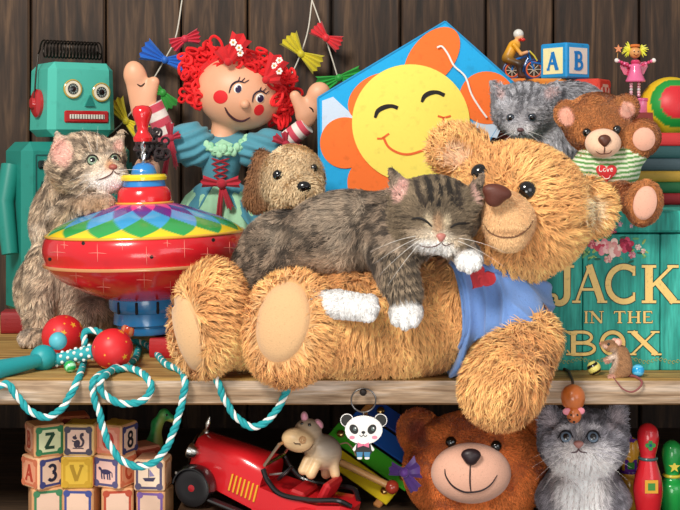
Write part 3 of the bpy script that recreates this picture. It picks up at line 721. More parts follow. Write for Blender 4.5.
# pale sparkles painted as crosses, and punched holes on the drum
Hb = Hit((np.array(bowl.V)+T0, [list(f) for f in bowl.F[:-2]]))
m = MB()
for (u, v, L_) in ((60, 250, 8), (100, 252, 9), (125, 243, 7), (149, 256, 9), (187, 250, 9), (210, 256, 7), (232, 250, 6), (78, 274, 7), (105, 286, 7), (146, 280, 8), (172, 288, 6), (205, 276, 6), (67, 243, 4), (170, 244, 4)):
    line_on(m, Hb, [(u-L_, v), (u, v), (u+L_, v+1)], .38, '#e88478', 7, .1, .1); line_on(m, Hb, [(u, v-L_), (u, v), (u, v+L_)], .38, '#e88478', 7, .15, .1)
m.build('sparkle_strokes', GLOSS(), R_, True, world=True)
for (u, v) in ((86, 242), (154, 257.5), (216, 242), (52, 257)):
    spatch('hole', Hb, oval(u, v, 2.8, 3, 0, 14), '#0d0707', R_, MATTE(), .3, .1, 0, 2)

# ------------------------------------------------------------ tin robot
Y0 = .545; s = S(Y0); d = Y0+CAMD; RB = P(72, 150+ZC*F/d, Y0); RB[2] = 0
R_ = root('toy_robot', 'turquoise tin toy robot with spring antenna and red mouth', 'toy robot', RB, (0, 0, radians(33)))
zt = lambda v: (ZC*F/d-(v-150))                      # px height above the shelf at this depth
TQ = '#49b3a2'
m = MB(s); m.box((-4, 0, (zt(142)+zt(312))/2), (112, 62, 170), '#1f8478', bev=9); body_m = m; m.build('body', SATIN(), R_)
for sx in (-1, 1):
    m = MB(s); m.box((-4+sx*28, 0, zt(312)/2+1), (40, 52, zt(312)+2), '#1f8478', bev=4); m.build('leg', SATIN(), R_)
    m = MB(s); m.tube([(-4+sx*58, 0, zt(165)), (-4+sx*66, -4, zt(200)), (-4+sx*64, -14, zt(250))], [10, 9, 8], '#1f8478', 12); m.build('arm', SATIN(), R_, True)
m = MB(s)
for j, x_ in enumerate((-30, -23, -16)):
    for k in range(13): m.lathe([(1.9, 0), (1.9, .8), (.9, .8), (.9, .3)], (x_, -31, zt(160+k*9)), '#0c4d48', rotm(0, 0, 90), 10)
m.build('rivets', SATIN(), R_)
m = MB(s); fr = ((0, -31.2*s, 0), (s, 0, 0), (0, 0, s)); o_ = lambda pts: np.array([(x_, zt(v_)) for x_, v_ in pts])
mm = MB(); mm.ribbon(spline([(a, b, 0) for a, b in o_([(-42, 180), (-44, 190), (-41, 200), (-43, 215), (-46, 226), (-42, 232), (-38, 228), (-39, 215), (-36, 200), (-38, 188), (-38, 178)])], 40)[:, :2], 1.3, fr, '#0c4d48'); mm.build('wrench_outline', MATTE(), R_)
mm = MB(); mm.ribbon(o_([(-48, 155), (-48, 250)]), 1.4, fr, '#0c4d48'); mm.ribbon(o_([(-10, 155), (-10, 250)]), 1.0, fr, '#0c4d48')
mm.ribbon(o_([(-48, 155), (46, 155)]), 1.4, fr, '#0c4d48'); mm.build('panel_seam', MATTE(), R_)
m = MB(s); m.box((-43, -32, zt(164)), (7, 4, 8), '#0b1f1e', bev=1.5); m.build('latch', MATTE(), R_)
m = MB(s); hz = (zt(64)+zt(137))/2; m.box((0, 0, hz), (70, 62, 73), TQ, bev=7, topscale=.96); m.build('head', SATIN(), R_)
m = MB(s); m.lathe([(22, zt(144)), (22, zt(135))], (0, 0, 0), '#0f3f3b'); m.build('neck', SATIN(), R_, True)
for (x_, v_) in ((-11.5, 90.5), (18, 93)):
    for nme, r_, y_, c_ in (('eye', 9.5, 31, '#c9a94a'),):
        e = MB(s); prof = [(9.5, 0), (9.5, 1.5), (8.6, 2.2), (8, 1.6)]
        e.lathe(prof+[(7.9, 1.5), (5.6, 1.5), (5.4, 1.8), (3, 1.8), (2.9, 2.2), (.3, 2.6)], (x_, -31, zt(v_)), lambda i, t: ['#a98a35', '#a98a35', '#d7bd62', '#2b2414', '#f2ead0', '#e8e0c8', '#222', '#b7c7c0' if int(t*24/(2*pi)) % 2 else '#26343a', '#111', '#080808'][i], rotm(0, 0, 90), 48)
        e.build('eye', GLOSS(), R_, False)
m = MB(s); m.prism([(1, zt(107)), (11, zt(107)), (6.5, zt(96))], 2.5, ((0, -30.5, 0), (1, 0, 0), (0, 0, 1)), '#177a70'); m.build('nose', SATIN(), R_)
m = MB(s); m.box((3, -31.3, zt(117.5)), (46, 3, 12), '#b51f22', bev=1.4); mo = m.build('mouth', GLOSS(), R_)
m = MB(s); m.box((3, -33, zt(117.5)), (36, 1, 4.5), '#e8e3d6', bev=.4)
for k in range(13): m.box((3-16.5+k*2.75, -33.7, zt(117.5)), (.6, .3, 4.4), '#4a3030')
m.build('teeth', GLOSS(), mo)
for sx in (-1, 1):
    m = MB(s); m.lathe([(14, 0), (14, 3), (11, 5), (6, 5.5), (5, 8), (.5, 8.5)], (sx*34.5, 0, zt(104)), '#b3262a', np.array(Matrix.Rotation(sx*pi/2, 3, 'Y')), 32); m.build('ear', GLOSS(), R_, True)
m = MB(s); t = np.linspace(0, 1, 420); c_ = [(-30+60*a, 8.5*cos(a*17*2*pi), zt(50)+8.5*sin(a*17*2*pi)) for a in t]
m.tube([(-40, -3, zt(100)), (-38, -2, zt(76)), (-35, 0, zt(56))]+c_+[(32, 0, zt(54)), (33, 0, zt(68))], .85, '#1c1712', 6); m.build('spring_antenna', M('wire', rough=.35, var=.1, metal=.7), R_, True)

# ------------------------------------------------------------ tabby kitten at the top
R_ = root('tabby_kitten', 'pale brown striped tabby kitten with paw on the spinning top, looking up', 'kitten', P(60, 325, .36))
g = [E(87, 166, .25, 38, 32, 34, -8, k=10), E(108, 176, .21, 20, 17, 20, 0, k=8), E(72, 222, .335, 40, 46, 32, 0, k=16), E(66, 290, .345, 50, 46, 36, 0, k=16), K(78, 190, .30, 32, 74, 225, .335, 36, k=12),
     K(48, 262, .31, 20, 37, 322, .275, 12, k=8), E(35, 338, .255, 17, 10, 16, 0, k=5), K(66, 222, .27, 18, 84, 205, .235, 14, k=8), E(94, 205, .195, 22, 12, 16, 6, k=6),
     E(95, 315, .30, 24, 18, 24, 0, k=8)]
g += [E(80+9*i, 211-abs(i-1.5)*.5, .178, 5, 6, 8, 0, k=1.5) for i in range(4)]
g += [E(24+7.5*i, 342, .243, 4.2, 5, 7, 0, k=2) for i in range(4)]
g += catear((66, 160), (57, 133), .25, 17, (66, 158), k=6)+catear((114, 152), (122, 131), .26, 12, (113, 150), k=5)
body = sdf_mesh(g, 1.5, .25); HL = Hit(body)
hs = strokes_col([([(84, 136), (86, 146), (88, 154)], 2.4, '#4b3b2c', .75), ([(94, 135), (95, 144), (97, 152)], 2.2, '#4b3b2c', .75), ([(103, 136), (104, 144), (105, 151)], 2.2, '#4b3b2c', .7), ([(76, 142), (80, 152)], 2.2, '#4b3b2c', .6),
   ([(84, 161), (76, 164), (68, 172), (63, 182)], 3, '#3b2d22', .8), ([(90, 170), (78, 173), (72, 180)], 2.4, '#4b3b2c', .65), ([(56, 196), (70, 194), (82, 198)], 4, '#2e241d', .85), ([(50, 205), (62, 203), (72, 206)], 3, '#33281f', .8),
   ([(110, 152), (118, 152)], 1.5, '#4b3b2c', .6)]+[([(84.5+9*i, 207), (84+9*i, 217)], 1.6, '#3a2a1e', .9) for i in range(3)])  # short dark strokes on the paw paint the shade between the toes
lk = painter(g, '#d6bca0', [(70, 290, 30, 40, 0, '#c3ab97', .8, .6), (62, 152, 11, 15, 15, '#e7ab9c', .5), (118, 147, 5, 9, -15, '#e3b0a0', .5), (108, 181, 22, 13, 0, '#fbeee4', .5), (96, 172, 10, 7, 0, '#d9c2ab', .8, .7),
   (110, 164, 4, 9, -20, '#bb8254', .7, .8), (94, 160, 10, 7, 0, '#e1d0b8', .6, .7), (114, 157, 6, 6, 0, '#e1d0b8', .6, .7), (100, 192, 22, 8, 0, '#e3d3c4', .8, .6), (93, 205, 22, 13, 0, '#a98461', .7, .8), (95, 215, 24, 4, 0, '#b99a80', .8, .7)],
   chain(tabby('#b39a80', '#46362a', '#ecdccb', 14, (.35, 1), .7, 5), hs))
def lml(p):
    U, V_ = uv(p); r = np.ones(len(p)); r[((U-92)/36)**2+((V_-168)/32)**2 < 1] = .5; r[((U-106)/22)**2+((V_-172)/20)**2 < 1] = .25; r[(np.hypot(U-94, V_-206) < 22) | (V_ > 325)] = .4; r[(np.hypot(U-60, V_-148) < 18) | (np.hypot(U-119, V_-141) < 12)] = .3
    return r
def cbl(p, n):
    U, V_ = uv(p); c = np.zeros((len(p), 3)); c[:, 0] = -.35; c[:, 2] = -1; hd = ((U-87)/42)**2+((V_-166)/36)**2 < 1; c[hd, 0] = (U[hd]-110)/20; c[hd, 2] = -(V_[hd]-168)/20; return c
furry('body', body, lk, R_, 60000, 8, .75, cbl, lift=.3, swirl=.4, lmap=lml, tipl=1.45, jit=.24, Y=.25, clump=5)
for (u, v, r_) in ((92.5, 161, 5.4), (114.5, 159, 4.6)):
    eyeball('eye', HL, u, v, r_, R_, iris='#8fa58a', pupil='#050505', slit=1, sink=.1, look=(.25, .35), Y=.25)
m = MB()
for c_, r_ in (((92.5, 161), 6.2), ((114.5, 159), 5)):
    line_on(m, HL, [(c_[0]-r_*1.25, c_[1]+1.5), (c_[0]-r_*.5, c_[1]-r_*.8), (c_[0]+r_*.5, c_[1]-r_*.7), (c_[0]+r_*1.1, c_[1]+1)], .8, '#1d1510', lift=1.6, Y=.2)
m.build('eyelid', MATTE(), R_, True, world=True)
nn = sdf_mesh([E(113, 167, .148, 4.6, 3, 4, 0)], .7, .2); solid('nose', nn, lambda p, n: np.tile(hexc('#a85848'), (len(p), 1)), R_, VINYL())
m = MB(); line_on(m, HL, [(113, 170), (111, 174), (104, 178), (96, 180)], .7, '#5b3226', lift=1., Y=.2); line_on(m, HL, [(113, 171), (117, 174), (121, 173)], .6, '#5b3226', lift=1., Y=.2); m.build('mouth', MATTE(), R_, True, world=True)
whiskers(R_, HL, [(102, 172, -1, .1), (103, 174, -1, .3), (104, 176, -.9, .55), (118, 171, 1, -.2), (119, 173, 1, .05), (92, 152, -.25, -1), (97, 151, .1, -1)], 34, Y=.25)

# ------------------------------------------------------------ rag doll
Y0 = .44; d = Y0+CAMD; s = S(Y0)
R_ = root('rag_doll', 'rag doll with red yarn hair, blue puffed sleeves and a mint green skirt', 'doll', (P(225, 200, Y0)[0], Y0, 0))
SKN = '#e6a985'
hp = [E(239, 93, Y0, 43, 37, 34, -14), K(226, 120, Y0+.01, 13, 222, 142, Y0+.01, 13, k=5), E(222, 150, Y0+.01, 20, 16, 15)]
hb = sdf_mesh(hp, 1.5, Y0); HD = Hit(hb); solid('head', hb, painter(hp, SKN), R_, VINYL())
spatch('cheek', HD, oval(220.5, 97, 8, 7.5), '#e3262c', R_, VINYL(), .4, Y0); spatch('cheek', HD, oval(259, 110, 5.2, 6.5, -30), '#e3262c', R_, VINYL(), .4, Y0)
for (u, v) in ((238, 88.5), (260, 98)):
    e = spatch('eye', HD, oval(u, v, 4.6, 5.4, -20), '#f5efe6', R_, VINYL(), .4, Y0)
    spatch('iris', HD, oval(u+.4, v+.6, 3.4, 4.3, -20), '#2a1840', e, GLOSS(), .9, Y0); spatch('glint', HD, oval(u-1, v-1.5, 1, 1.2, 0, 12), '#f5f0ff', e, VINYL(), 1.3, Y0, 0, 2)
m = MB(); line_on(m, HD, [(229, 93), (232, 85), (238, 81.5), (245, 83)], .9, '#2a1730', lift=.8, Y=Y0); line_on(m, HD, [(252, 102), (254, 94.5), (260, 91), (266, 94)], .9, '#2a1730', lift=.8, Y=Y0)
for a in ((241, 82, 245, 78), (244, 83, 249, 80), (238, 82, 240, 77), (262, 92, 266, 88), (265, 94, 269, 91), (259, 91.5, 261, 87)): line_on(m, HD, [(a[0], a[1]), ((a[0]+a[2])/2, (a[1]+a[3])/2), (a[2], a[3])], .5, '#2a1730', 6, .8, Y0)
m.build('eyelashes', MATTE(), R_, True, world=True)
m = MB(); line_on(m, HD, [(225, 107), (229, 114), (236, 119.5), (243, 120.5), (250, 117)], 1.3, '#3a1420', lift=.8, Y=Y0); m.build('smile', MATTE(), R_, True, world=True)
h, nn_ = HD(245, 104.5); m = MB(); m.ball(h-np.array([0, .001, 0]), 4.8*s, SKN); m.build('nose', VINYL(), R_, True, world=True)
# yarn hair: loops around the face
m = MB(); rr = random.Random(3)
for k in range(230):
    t = rr.random()
    if t < .36: u, v = rr.gauss(196, 7), rr.uniform(50, 106)
    elif t < .66: u, v = rr.gauss(281, 6.), rr.uniform(68, 126)
    elif t < .9: u = rr.uniform(202, 270); v = 58+(u-236)*.25+((u-236)/34)**2*6+rr.gauss(0, 5)
    else: u, v = rr.uniform(208, 265), rr.uniform(50, 74)
    if ((u-239)/38)**2+((v-102)/35)**2 < 1: continue
    front = ((u-239)/43)**2+((v-93)/37)**2
    y_ = Y0-(.052*math.sqrt(max(0, 1-min(front, 1)))+.004)+rr.uniform(-.006, .012)
    a = rr.uniform(0, 2*pi); R2 = rotm(rr.uniform(0, 360), rr.uniform(-50, 50), rr.uniform(-40, 40)); r1, r2 = rr.uniform(4, 8)*s, rr.uniform(2.2, 4)*s
    c = P(u, v, y_); pts = [c+R2@np.array([r1*cos(q), r1*.5*sin(q*2)*.3, r2*sin(q)]) for q in np.linspace(0, 2*pi, 16, endpoint=False)]
    m.tube(pts, 1.5*s, ['#e0191f', '#cf1319', '#ee2a2c'][k % 3], 6, True)
pts = spline([P(218, 58, Y0-.03), P(210, 42, Y0-.03), P(214, 36, Y0-.03), P(221, 42, Y0-.03), P(224, 56, Y0-.035)], 20); m.tube(pts, 1.5*s, '#e0191f', 6)
hk = sdf_mesh([E(239, 88, Y0+.012, 46, 39, 30, -14)], 2.2, Y0, planes=[(P(239, 80, Y0-.012), (0, -1, -.25), .004)])
hh = m.build('yarn_hair', M('yarn', rough=.85, var=.15, vs=300, bump=.4, bs=700), R_, True, world=True)
solid('hair_cap', hk, lambda p, n: np.tile(hexc('#c81418'), (len(p), 1)), R_, CLOTH())
# bandana bows in the hair
def fan(m, c, a, L_, w0, w1, col, Y, nf=5, depth=2.5, s_=None, tilt=0):
    """pleated cloth wing from a knot, direction a (image degrees ccw)"""
    s_ = s_ or S(Y); n = nf*4; V = []; Fc = []
    for j in range(7):
        q = j/6
        for i in range(n+1):
            t = i/n*2-1; wv = (w0+(w1-w0)*q)*t/2; z_ = cos(i/n*nf*2*pi)*depth*q; rim = 1+.06*cos(i/n*nf*2*pi)-.1*t*t
            x_, y_ = L_*q*rim, wv
            X = x_*cos(radians(a))-y_*sin(radians(a)); Z = x_*sin(radians(a))+y_*cos(radians(a)); V.append(np.array(c)+np.array([X, z_-q*tilt-2*sin(pi*q), Z])*s_)
    for j in range(6):
        for i in range(n): b = j*(n+1)+i; Fc.append((b, b+1, b+n+2, b+n+1))
    k = len(V); V2 = [v+np.array([0, .9*s_, 0]) for v in V]; F2 = [tuple(i+k for i in f[::-1]) for f in Fc]
    edge = [i for i in range(n+1)]+[j*(n+1)+n for j in range(1, 7)]+[6*(n+1)+i for i in range(n-1, -1, -1)]+[j*(n+1) for j in range(5, 0, -1)]
    F3 = [(edge[i], edge[(i+1) % len(edge)], edge[(i+1) % len(edge)]+k, edge[i]+k) for i in range(len(edge))]
    m.add(V+V2, Fc+F2+F3, col)
for (u, v, wings) in ((228, 62, ((62, 30, 22), (118, 16, 16))), (266, 80, ((60, 27, 22), (15, 14, 16)))):
    m = MB(); c = P(u, v, Y0-.055)
    for (a, L_, w_) in wings: fan(m, c, a, L_, 6, w_, '#c8161d', Y0, 2, 2, s)
    m.ball(c, 4*s, '#c8161d'); bw = m.build('hair_bow', CLOTH(), R_, True, world=True)
    hm = HitM(m); m2 = MB(); rr = random.Random(int(u))
    for k in range(3 if u < 240 else 3):
        fu, fv = u+cos(radians(62))*(10+6*k)+rr.uniform(-9, 9), v-sin(radians(62))*(10+6*k)
        h, _ = hm(fu, fv)
        for q in range(6): a = q*pi/3; m2.ball(h+np.array([2.3*cos(a), -.8, 2.3*sin(a)])*s, np.array([1.3, .5, 1.3])*s, '#f4ece4', seg=8)
        m2.ball(h+np.array([0, -1, 0])*s, .9*s, '#e3b84a', seg=8)
    m2.build('flower_print', CLOTH(), bw, True, world=True)
# bodice, sleeves, collar
BL = '#4f93a6'
bq = [K(222, 148, Y0, 24, 220, 178, Y0, 17, k=6), E(206, 145, Y0, 14, 13, 14, 0), E(240, 147, Y0, 14, 13, 14, 0)]
bb = sdf_mesh(bq, 1.6, Y0, planes=[(P(222, 140, Y0-.02), (0, -.55, 1), .003)]); HB = Hit(bb); solid('bodice', bb, painter(bq, BL), R_, CLOTH())
def puff(name, prims, ax, amp=.0022, fr_=5.):
    b_ = sdf_mesh(prims, 1.4, Y0); V, Q, Nn = b_; U_, V_2 = uv(V); f_ = np.sin((U_*ax[0]+V_2*ax[1])/fr_*2*pi/2+2.5*noise(V, 35))*amp
    V = V+Nn*f_[:, None]; b_ = (V, Q, vnorm(V, Q)); return solid(name, b_, painter(prims, BL), R_, CLOTH())
puff('sleeve', [E(190, 144, Y0-.01, 23, 22, 22, 20, k=8), E(202, 150, Y0-.01, 14, 16, 16, 0, k=8)], (.4, 1.))
puff('sleeve', [E(270, 149, Y0-.01, 26, 19, 21, -15, k=8), E(250, 152, Y0-.01, 14, 14, 16, 0, k=8)], (-.3, 1.))
m = MB()
for k in range(44):      # ruffled lace collar around the neckline
    t = k/43; a = radians(200+t*320*.5+20); u = 224+25*cos(radians(180+180*t)); v = 128+24*abs(sin(radians(180*t)))+2*sin(k*1.7)
    h, n2 = HB(u, v); m.ball(h-np.array([0, .002+.002*(k % 2), 0]), np.array([3.6, 2.4, 3.6+1.6*sin(k*2.4)])*s, ['#8fcaa2', '#a6d8b2'][k % 2], seg=8)
m.build('lace_collar', CLOTH(), R_, True, world=True)
spatch('neckline', HB, [(214, 144), (222, 139), (234, 144), (230, 153), (223, 156), (216, 152)], '#a3dab4', R_, CLOTH(), 1.4, Y0)
m = MB()
for k, v in enumerate((158, 164, 170, 176)):
    line_on(m, HB, [(212+k, v), (220, v+3), (229-k, v+6)], 1.1, '#a01c2c', 8, 1.2, Y0); line_on(m, HB, [(229-k, v), (220, v+3), (212+k, v+6)], 1.1, '#a01c2c', 8, 1.5, Y0)
m.build('lacing', CLOTH(), R_, True, world=True)
# skirts
sk_c = (P(220, 200, Y0)[0], Y0, 0); zt = lambda v: (ZC*F/d-(v-150))*s
FL = np.diag([1, .62, 1.])
def skirt(name, prof, col, fold, shade=None, a0=None, mat=None):
    m = MB(); m.lathe([(r*s, zt(v)) for r, v in prof], sk_c, col, FL, 120, fold); return m.build(name, mat or CLOTH(), R_, True, world=True)
skirt('underskirt', [(10, 182), (20, 184), (34, 195), (44, 212), (50, 235), (54, 270), (56, 328)], lambda i, t: '#a4d6b0', lambda q, t: 1+.08*q*cos(18*t)+.03*cos(7*t))
m = MB()
for j in range(26):       # open overskirt: a ring with a gap at the front
    pass
V = []; Fc = []; n1, n2 = 90, 18
for j in range(n2+1):
    q = j/n2; vv = 183+q*62; r_ = 20+42*q**.75
    for i in range(n1+1):
        t = radians(-90+38*(.35+.9*q)+(360-76*(.35+.9*q))*i/n1); f_ = 1+.07*cos(20*t)*q; V.append((sk_c[0]+r_*s*f_*cos(t), Y0+.66*r_*s*f_*sin(t), zt(vv)))
for j in range(n2):
    for i in range(n1): b = j*(n1+1)+i; Fc.append((b, b+n1+1, b+n1+2, b+1))
m.add(V, Fc, '#4a8ea3'); o = m.build('overskirt', CLOTH(), R_, True, world=True); md = o.modifiers.new('thick', 'SOLIDIFY'); md.thickness = .002
m = MB(); c = P(222, 184, Y0-.045)
for (a, L_, w_) in ((172, 20, 12), (8, 18, 12), (-70, 26, 7), (-95, 34, 6)): fan(m, c, a, L_, 4, w_, '#b21f33', Y0, 2, 1.5, s, tilt=4)
m.ball(c-np.array([0, .003, 0]), 5*s, '#b21f33'); m.build('waist_bow', CLOTH(), R_, True, world=True)
# arms, hands, cuffs
def armd(ax, ay, bx, by, r_):
    m = MB(); a, b = P(ax, ay, Y0-.01), P(bx, by, Y0-.02); n = 41; pts = [a+(b-a)*i/(n-1) for i in range(n)]
    col = [hexc('#f0e4dc') if (i*5//(n-1)) % 2 else hexc('#d0485c') for i in range(n)]; m.tube(pts, r_*s, np.array(col), 16); m.build('striped_sleeve', CLOTH(), R_, True, world=True)
armd(169, 140, 152, 104, 10.5); armd(283, 143, 307, 125, 9.5)
for pr, ln in (([K(143, 110, Y0-.02, 12, 136, 78, Y0-.025, 11, flat=.6, k=5), E(134, 72, Y0-.025, 9, 11, 7, 10), K(146, 108, Y0-.025, 8, 154, 82, Y0-.03, 5.5, flat=.7, k=5)], [(137, 84), (141, 86), (145, 83)]),
               ([K(307, 117, Y0-.02, 10, 318, 96, Y0-.025, 11, flat=.6, k=5), E(320, 92, Y0-.025, 9, 9, 7, -30), K(303, 113, Y0-.025, 7, 295, 96, Y0-.03, 5.5, flat=.7, k=5)], [(309, 107), (312, 109), (313, 112)])):
    b_ = sdf_mesh(pr, 1.3, Y0); ho = solid('hand', b_, painter(pr, SKN), R_, VINYL()); hh = Hit(b_); m = MB(); line_on(m, hh, ln, .8, '#2a1812', 10, .5, Y0); m.build('finger_crease', MATTE(), ho, True, world=True)
for (u, v, ws) in ((171, 138, ((95, 15, 9), (-85, 16, 9), (20, 10, 8), (-100, 38, 6), (-80, 30, 5))), (286, 144, ((150, 14, 10), (-20, 15, 10), (-75, 24, 6), (-120, 20, 5), (95, 12, 8)))):
    m = MB(); c = P(u, v, Y0-.05)
    for (a, L_, w_) in ws: fan(m, c, a, L_, 3, w_, '#a82238', Y0, 2, 1.2, s, tilt=3)
    m.ball(c, 4*s, '#a82238'); m.build('cuff_bow', CLOTH(), R_, True, world=True)

# ------------------------------------------------------------ dark curly-haired little doll behind the plunger
Y1 = .345; s1 = S(Y1); R_ = root('troll_doll', 'small dark curly-haired doll behind the red plunger handle', 'doll', P(150, 200, Y1))
q = [E(147, 170, Y1, 13, 15, 12), E(148, 200, Y1, 16, 26, 14)]; b_ = sdf_mesh(q, 1.4, Y1); solid('body', b_, painter(q, '#c79a80', [(151, 166, 3, 3, 0, '#7a2c2c', .3)]), R_, PLUSH())
R_.location.z = R_.location.z
m = MB(); rr = random.Random(5)
for k in range(46):
    u, v = rr.uniform(138, 166), rr.uniform(128, 157); c = P(u, v, Y1-.015+rr.uniform(-.01, .01)); R2 = rotm(rr.uniform(0, 360), rr.uniform(-60, 60)); r1 = rr.uniform(3, 5)*s1
    m.tube([c+R2@np.array([r1*cos(t), .3*r1*sin(2*t), r1*sin(t)]) for t in np.linspace(0, 2*pi, 12, endpoint=False)], 1.3*s1, ['#1c1416', '#2c1f22', '#3a2226'][k % 3], 6, True)
m.build('curly_hair', CLOTH(), R_, True, world=True)

# ------------------------------------------------------------ plush dog
Y1 = .25; R_ = root('plush_dog', 'beige plush dog with brown ears between the rag doll and the kite', 'plush dog', P(295, 330, Y1+.02))
q = [E(293, 180, Y1, 31, 34, 27, k=8), E(303, 192, Y1-.035, 20, 17, 18, k=6), E(297, 250, Y1+.02, 38, 60, 34, k=10), K(262, 158, Y1+.01, 9, 256, 200, Y1+.01, 13, flat=.6, k=3, c='#8a5c38'), E(270, 315, Y1, 20, 14, 22), E(318, 315, Y1, 20, 14, 22)]
b_ = sdf_mesh(q, 1.7, Y1); Hg = Hit(b_)
furry('body', b_, painter(q, '#e6cba2', [(305, 195, 18, 14, 0, '#dcc299', .7, .7)], lambda p, n, U, V_, C: C*(1+.3*(noise(p, 60)-.5))[:, None]), R_, 22000, 4.5, 1.1, (0, 0, -1), lift=.5, swirl=.8, Y=Y1)
for (u, v, r_) in ((278, 175, 5.4), (314, 168, 4)): eyeball('eye', Hg, u, v, r_, R_, slit=1, sink=0, Y=Y1)
nb = sdf_mesh([E(304, 187, Y1-.058, 7.5, 6, 5)], 1., Y1); solid('nose', nb, lambda p, n: np.tile(hexc('#0c0a0a'), (len(p), 1)), R_, GLOSS())
m = MB(); line_on(m, Hg, [(305, 193), (306, 200), (306, 207)], .9, '#241a14', 8, 1.5, Y1); m.build('mouth', MATTE(), R_, True, world=True)

# ------------------------------------------------------------ kite
Yk = .36; s = S(Yk); O = P(412, 160, Yk); R_ = root('kite', 'blue cloth kite with a smiling yellow sun face and orange petals', 'kite', O)
kt = radians(9); kx = np.array([1., 0, 0]); ky = np.array([0, sin(kt), cos(kt)]); kn = np.cross(kx, ky)
def kp(u, v): return ((u-412)*s, (160-v)*s)
fk = lambda h: (kn*h*s, kx, ky)
m = MB(); m.prism([kp(*q) for q in ((318, 97), (447, 18), (522, 88), (470, 172), (405, 300), (322, 300))], 1.6*s, (kn*0, kx, ky), '#16a3df'); m.build('sail', CLOTH(), R_)
for poly in (((322, 100), (333, 96), (350, 112), (354, 118), (338, 128), (322, 140)), ((512, 104), (497, 138), (470, 134), (478, 118))):
    m = MB(); m.prism([kp(*q) for q in poly], .5*s, fk(1.7), '#c3d3e6'); m.build('pale_panel', CLOTH(), R_)
for (u, v, ru, rv, a) in ((433, 56, 37, 22, 52), (488, 97, 28, 27, 0), (376, 96, 31, 21, 35), (345, 143, 25, 26, 0), (374, 182, 27, 26, 30), (458, 165, 32, 24, -40), (418, 190, 30, 22, 0)):
    pl = oval(u, v, ru, rv, a, 40)
    m = MB(); m.prism([kp(*q) for q in pl], 1.*s, fk(1.8+.1*random.random()), '#f0712a'); m.build('petal', CLOTH(), R_)
m = MB(); m.prism([kp(*q) for q in oval(411, 123, 59, 60, 0, 72)], 1.*s, fk(3.2), '#f5de62'); m.build('sun_face', CLOTH(), R_)
for pts in (((375, 118), (378, 111), (385, 107), (392, 106), (398, 108)), ((422, 102), (425, 96), (431, 92.5), (438, 92), (445, 95))):
    m = MB(); q = spline([(*kp(*a), 0) for a in pts], 24)[:, :2]; m.ribbon(q, np.array([(1.5+3.3*sin(pi*min(.75, i/24+.1)))*s for i in range(24)]), fk(4.3), '#1b1512', th=.5*s); m.build('eyebrow' if 0 else 'closed_eye', CLOTH(), R_)
m = MB(); q = spline([(*kp(*a), 0) for a in ((383, 137), (388, 147), (397, 153), (408, 155), (422, 151), (434, 143), (441, 131), (444, 117))], 40)[:, :2]; m.ribbon(q, 2.4*s, fk(4.3), '#e5652c', th=.5*s)
m.ribbon(np.array([kp(377, 139), kp(382, 139), kp(389, 134)]), 2*s, fk(4.3), '#e5652c', th=.5*s); m.ribbon(np.array([kp(438, 116), kp(444, 118), kp(451, 116)]), 2*s, fk(4.3), '#e5652c', th=.5*s); m.build('smile', CLOTH(), R_)
m = MB(); q = spline([(*kp(*a), 0) for a in ((438, 46), (443, 45), (449, 53), (455, 65), (466, 76), (472, 94), (480, 108), (487, 118))], 40); m.tube([a[0]*kx+a[1]*ky+kn*5.5*s for a in q], 1.*s, '#f3f0ea', 8); m.build('bridle_string', CLOTH(), R_, True)
m = MB()
for a, b in (((318, 97), (447, 18)), ((447, 18), (522, 88)), ((318, 97), (322, 300)), ((522, 88), (470, 172))): a = kp(*a); b = kp(*b); m.tube([a[0]*kx+a[1]*ky+kn*1*s, b[0]*kx+b[1]*ky+kn*1*s], 1.3*s, '#128cc4', 8)
m.build('edge_piping', CLOTH(), R_, True)

# ------------------------------------------------------------ kite tail with bows
Yt = .605; s = S(Yt); R_ = root('kite_tail', 'white kite string with coloured pleated bows hanging against the plank wall', 'kite tail', P(230, 80, Yt))
for pts in (((84, 152), (104, 138), (125, 120), (150, 84), (165, 59), (176, 36), (182, 0)), ((282, 96), (291, 76), (301, 53), (308, 30), (312, 0)), ((312, 0), (322, 28), (330, 52), (338, 78))):
    m = MB(); m.tube(spline([P(u, v, Yt) for u, v in pts], 40), .7*s, '#d8d2c4', 6); m.build('string', CLOTH(), R_, True, world=True)
for (u, v, a, L_, w_, c) in ((126, 121, 122, 24, 22, '#d8c622'), (163, 93, 155, 17, 22, '#2f9a35'), (165, 60, 152, 25, 24, '#1764c4'), (185, 39, 10, 15, 17, '#cf2340'), (301, 54, 128, 22, 22, '#cfc020'), (326, 38, 135, 16, 18, '#d6202c'), (339, 78, 4, 22, 22, '#22a23a')):
    m = MB(); c0 = P(u, v, Yt-.012); fan(m, c0, a, L_, 5, w_, c, Yt, 4, 2., s, 2); fan(m, c0, a-180+(20 if c != '#2f9a35' else -35), L_, 5, w_, c, Yt, 4, 2., s, 2)
    m.ball(c0-np.array([0, .002, 0]), np.array([3.6, 3, 4])*s, c); m.build('bow', M('ribbon_cloth', rough=.5, var=.08, vs=120, sheen=.3), R_, True, world=True)

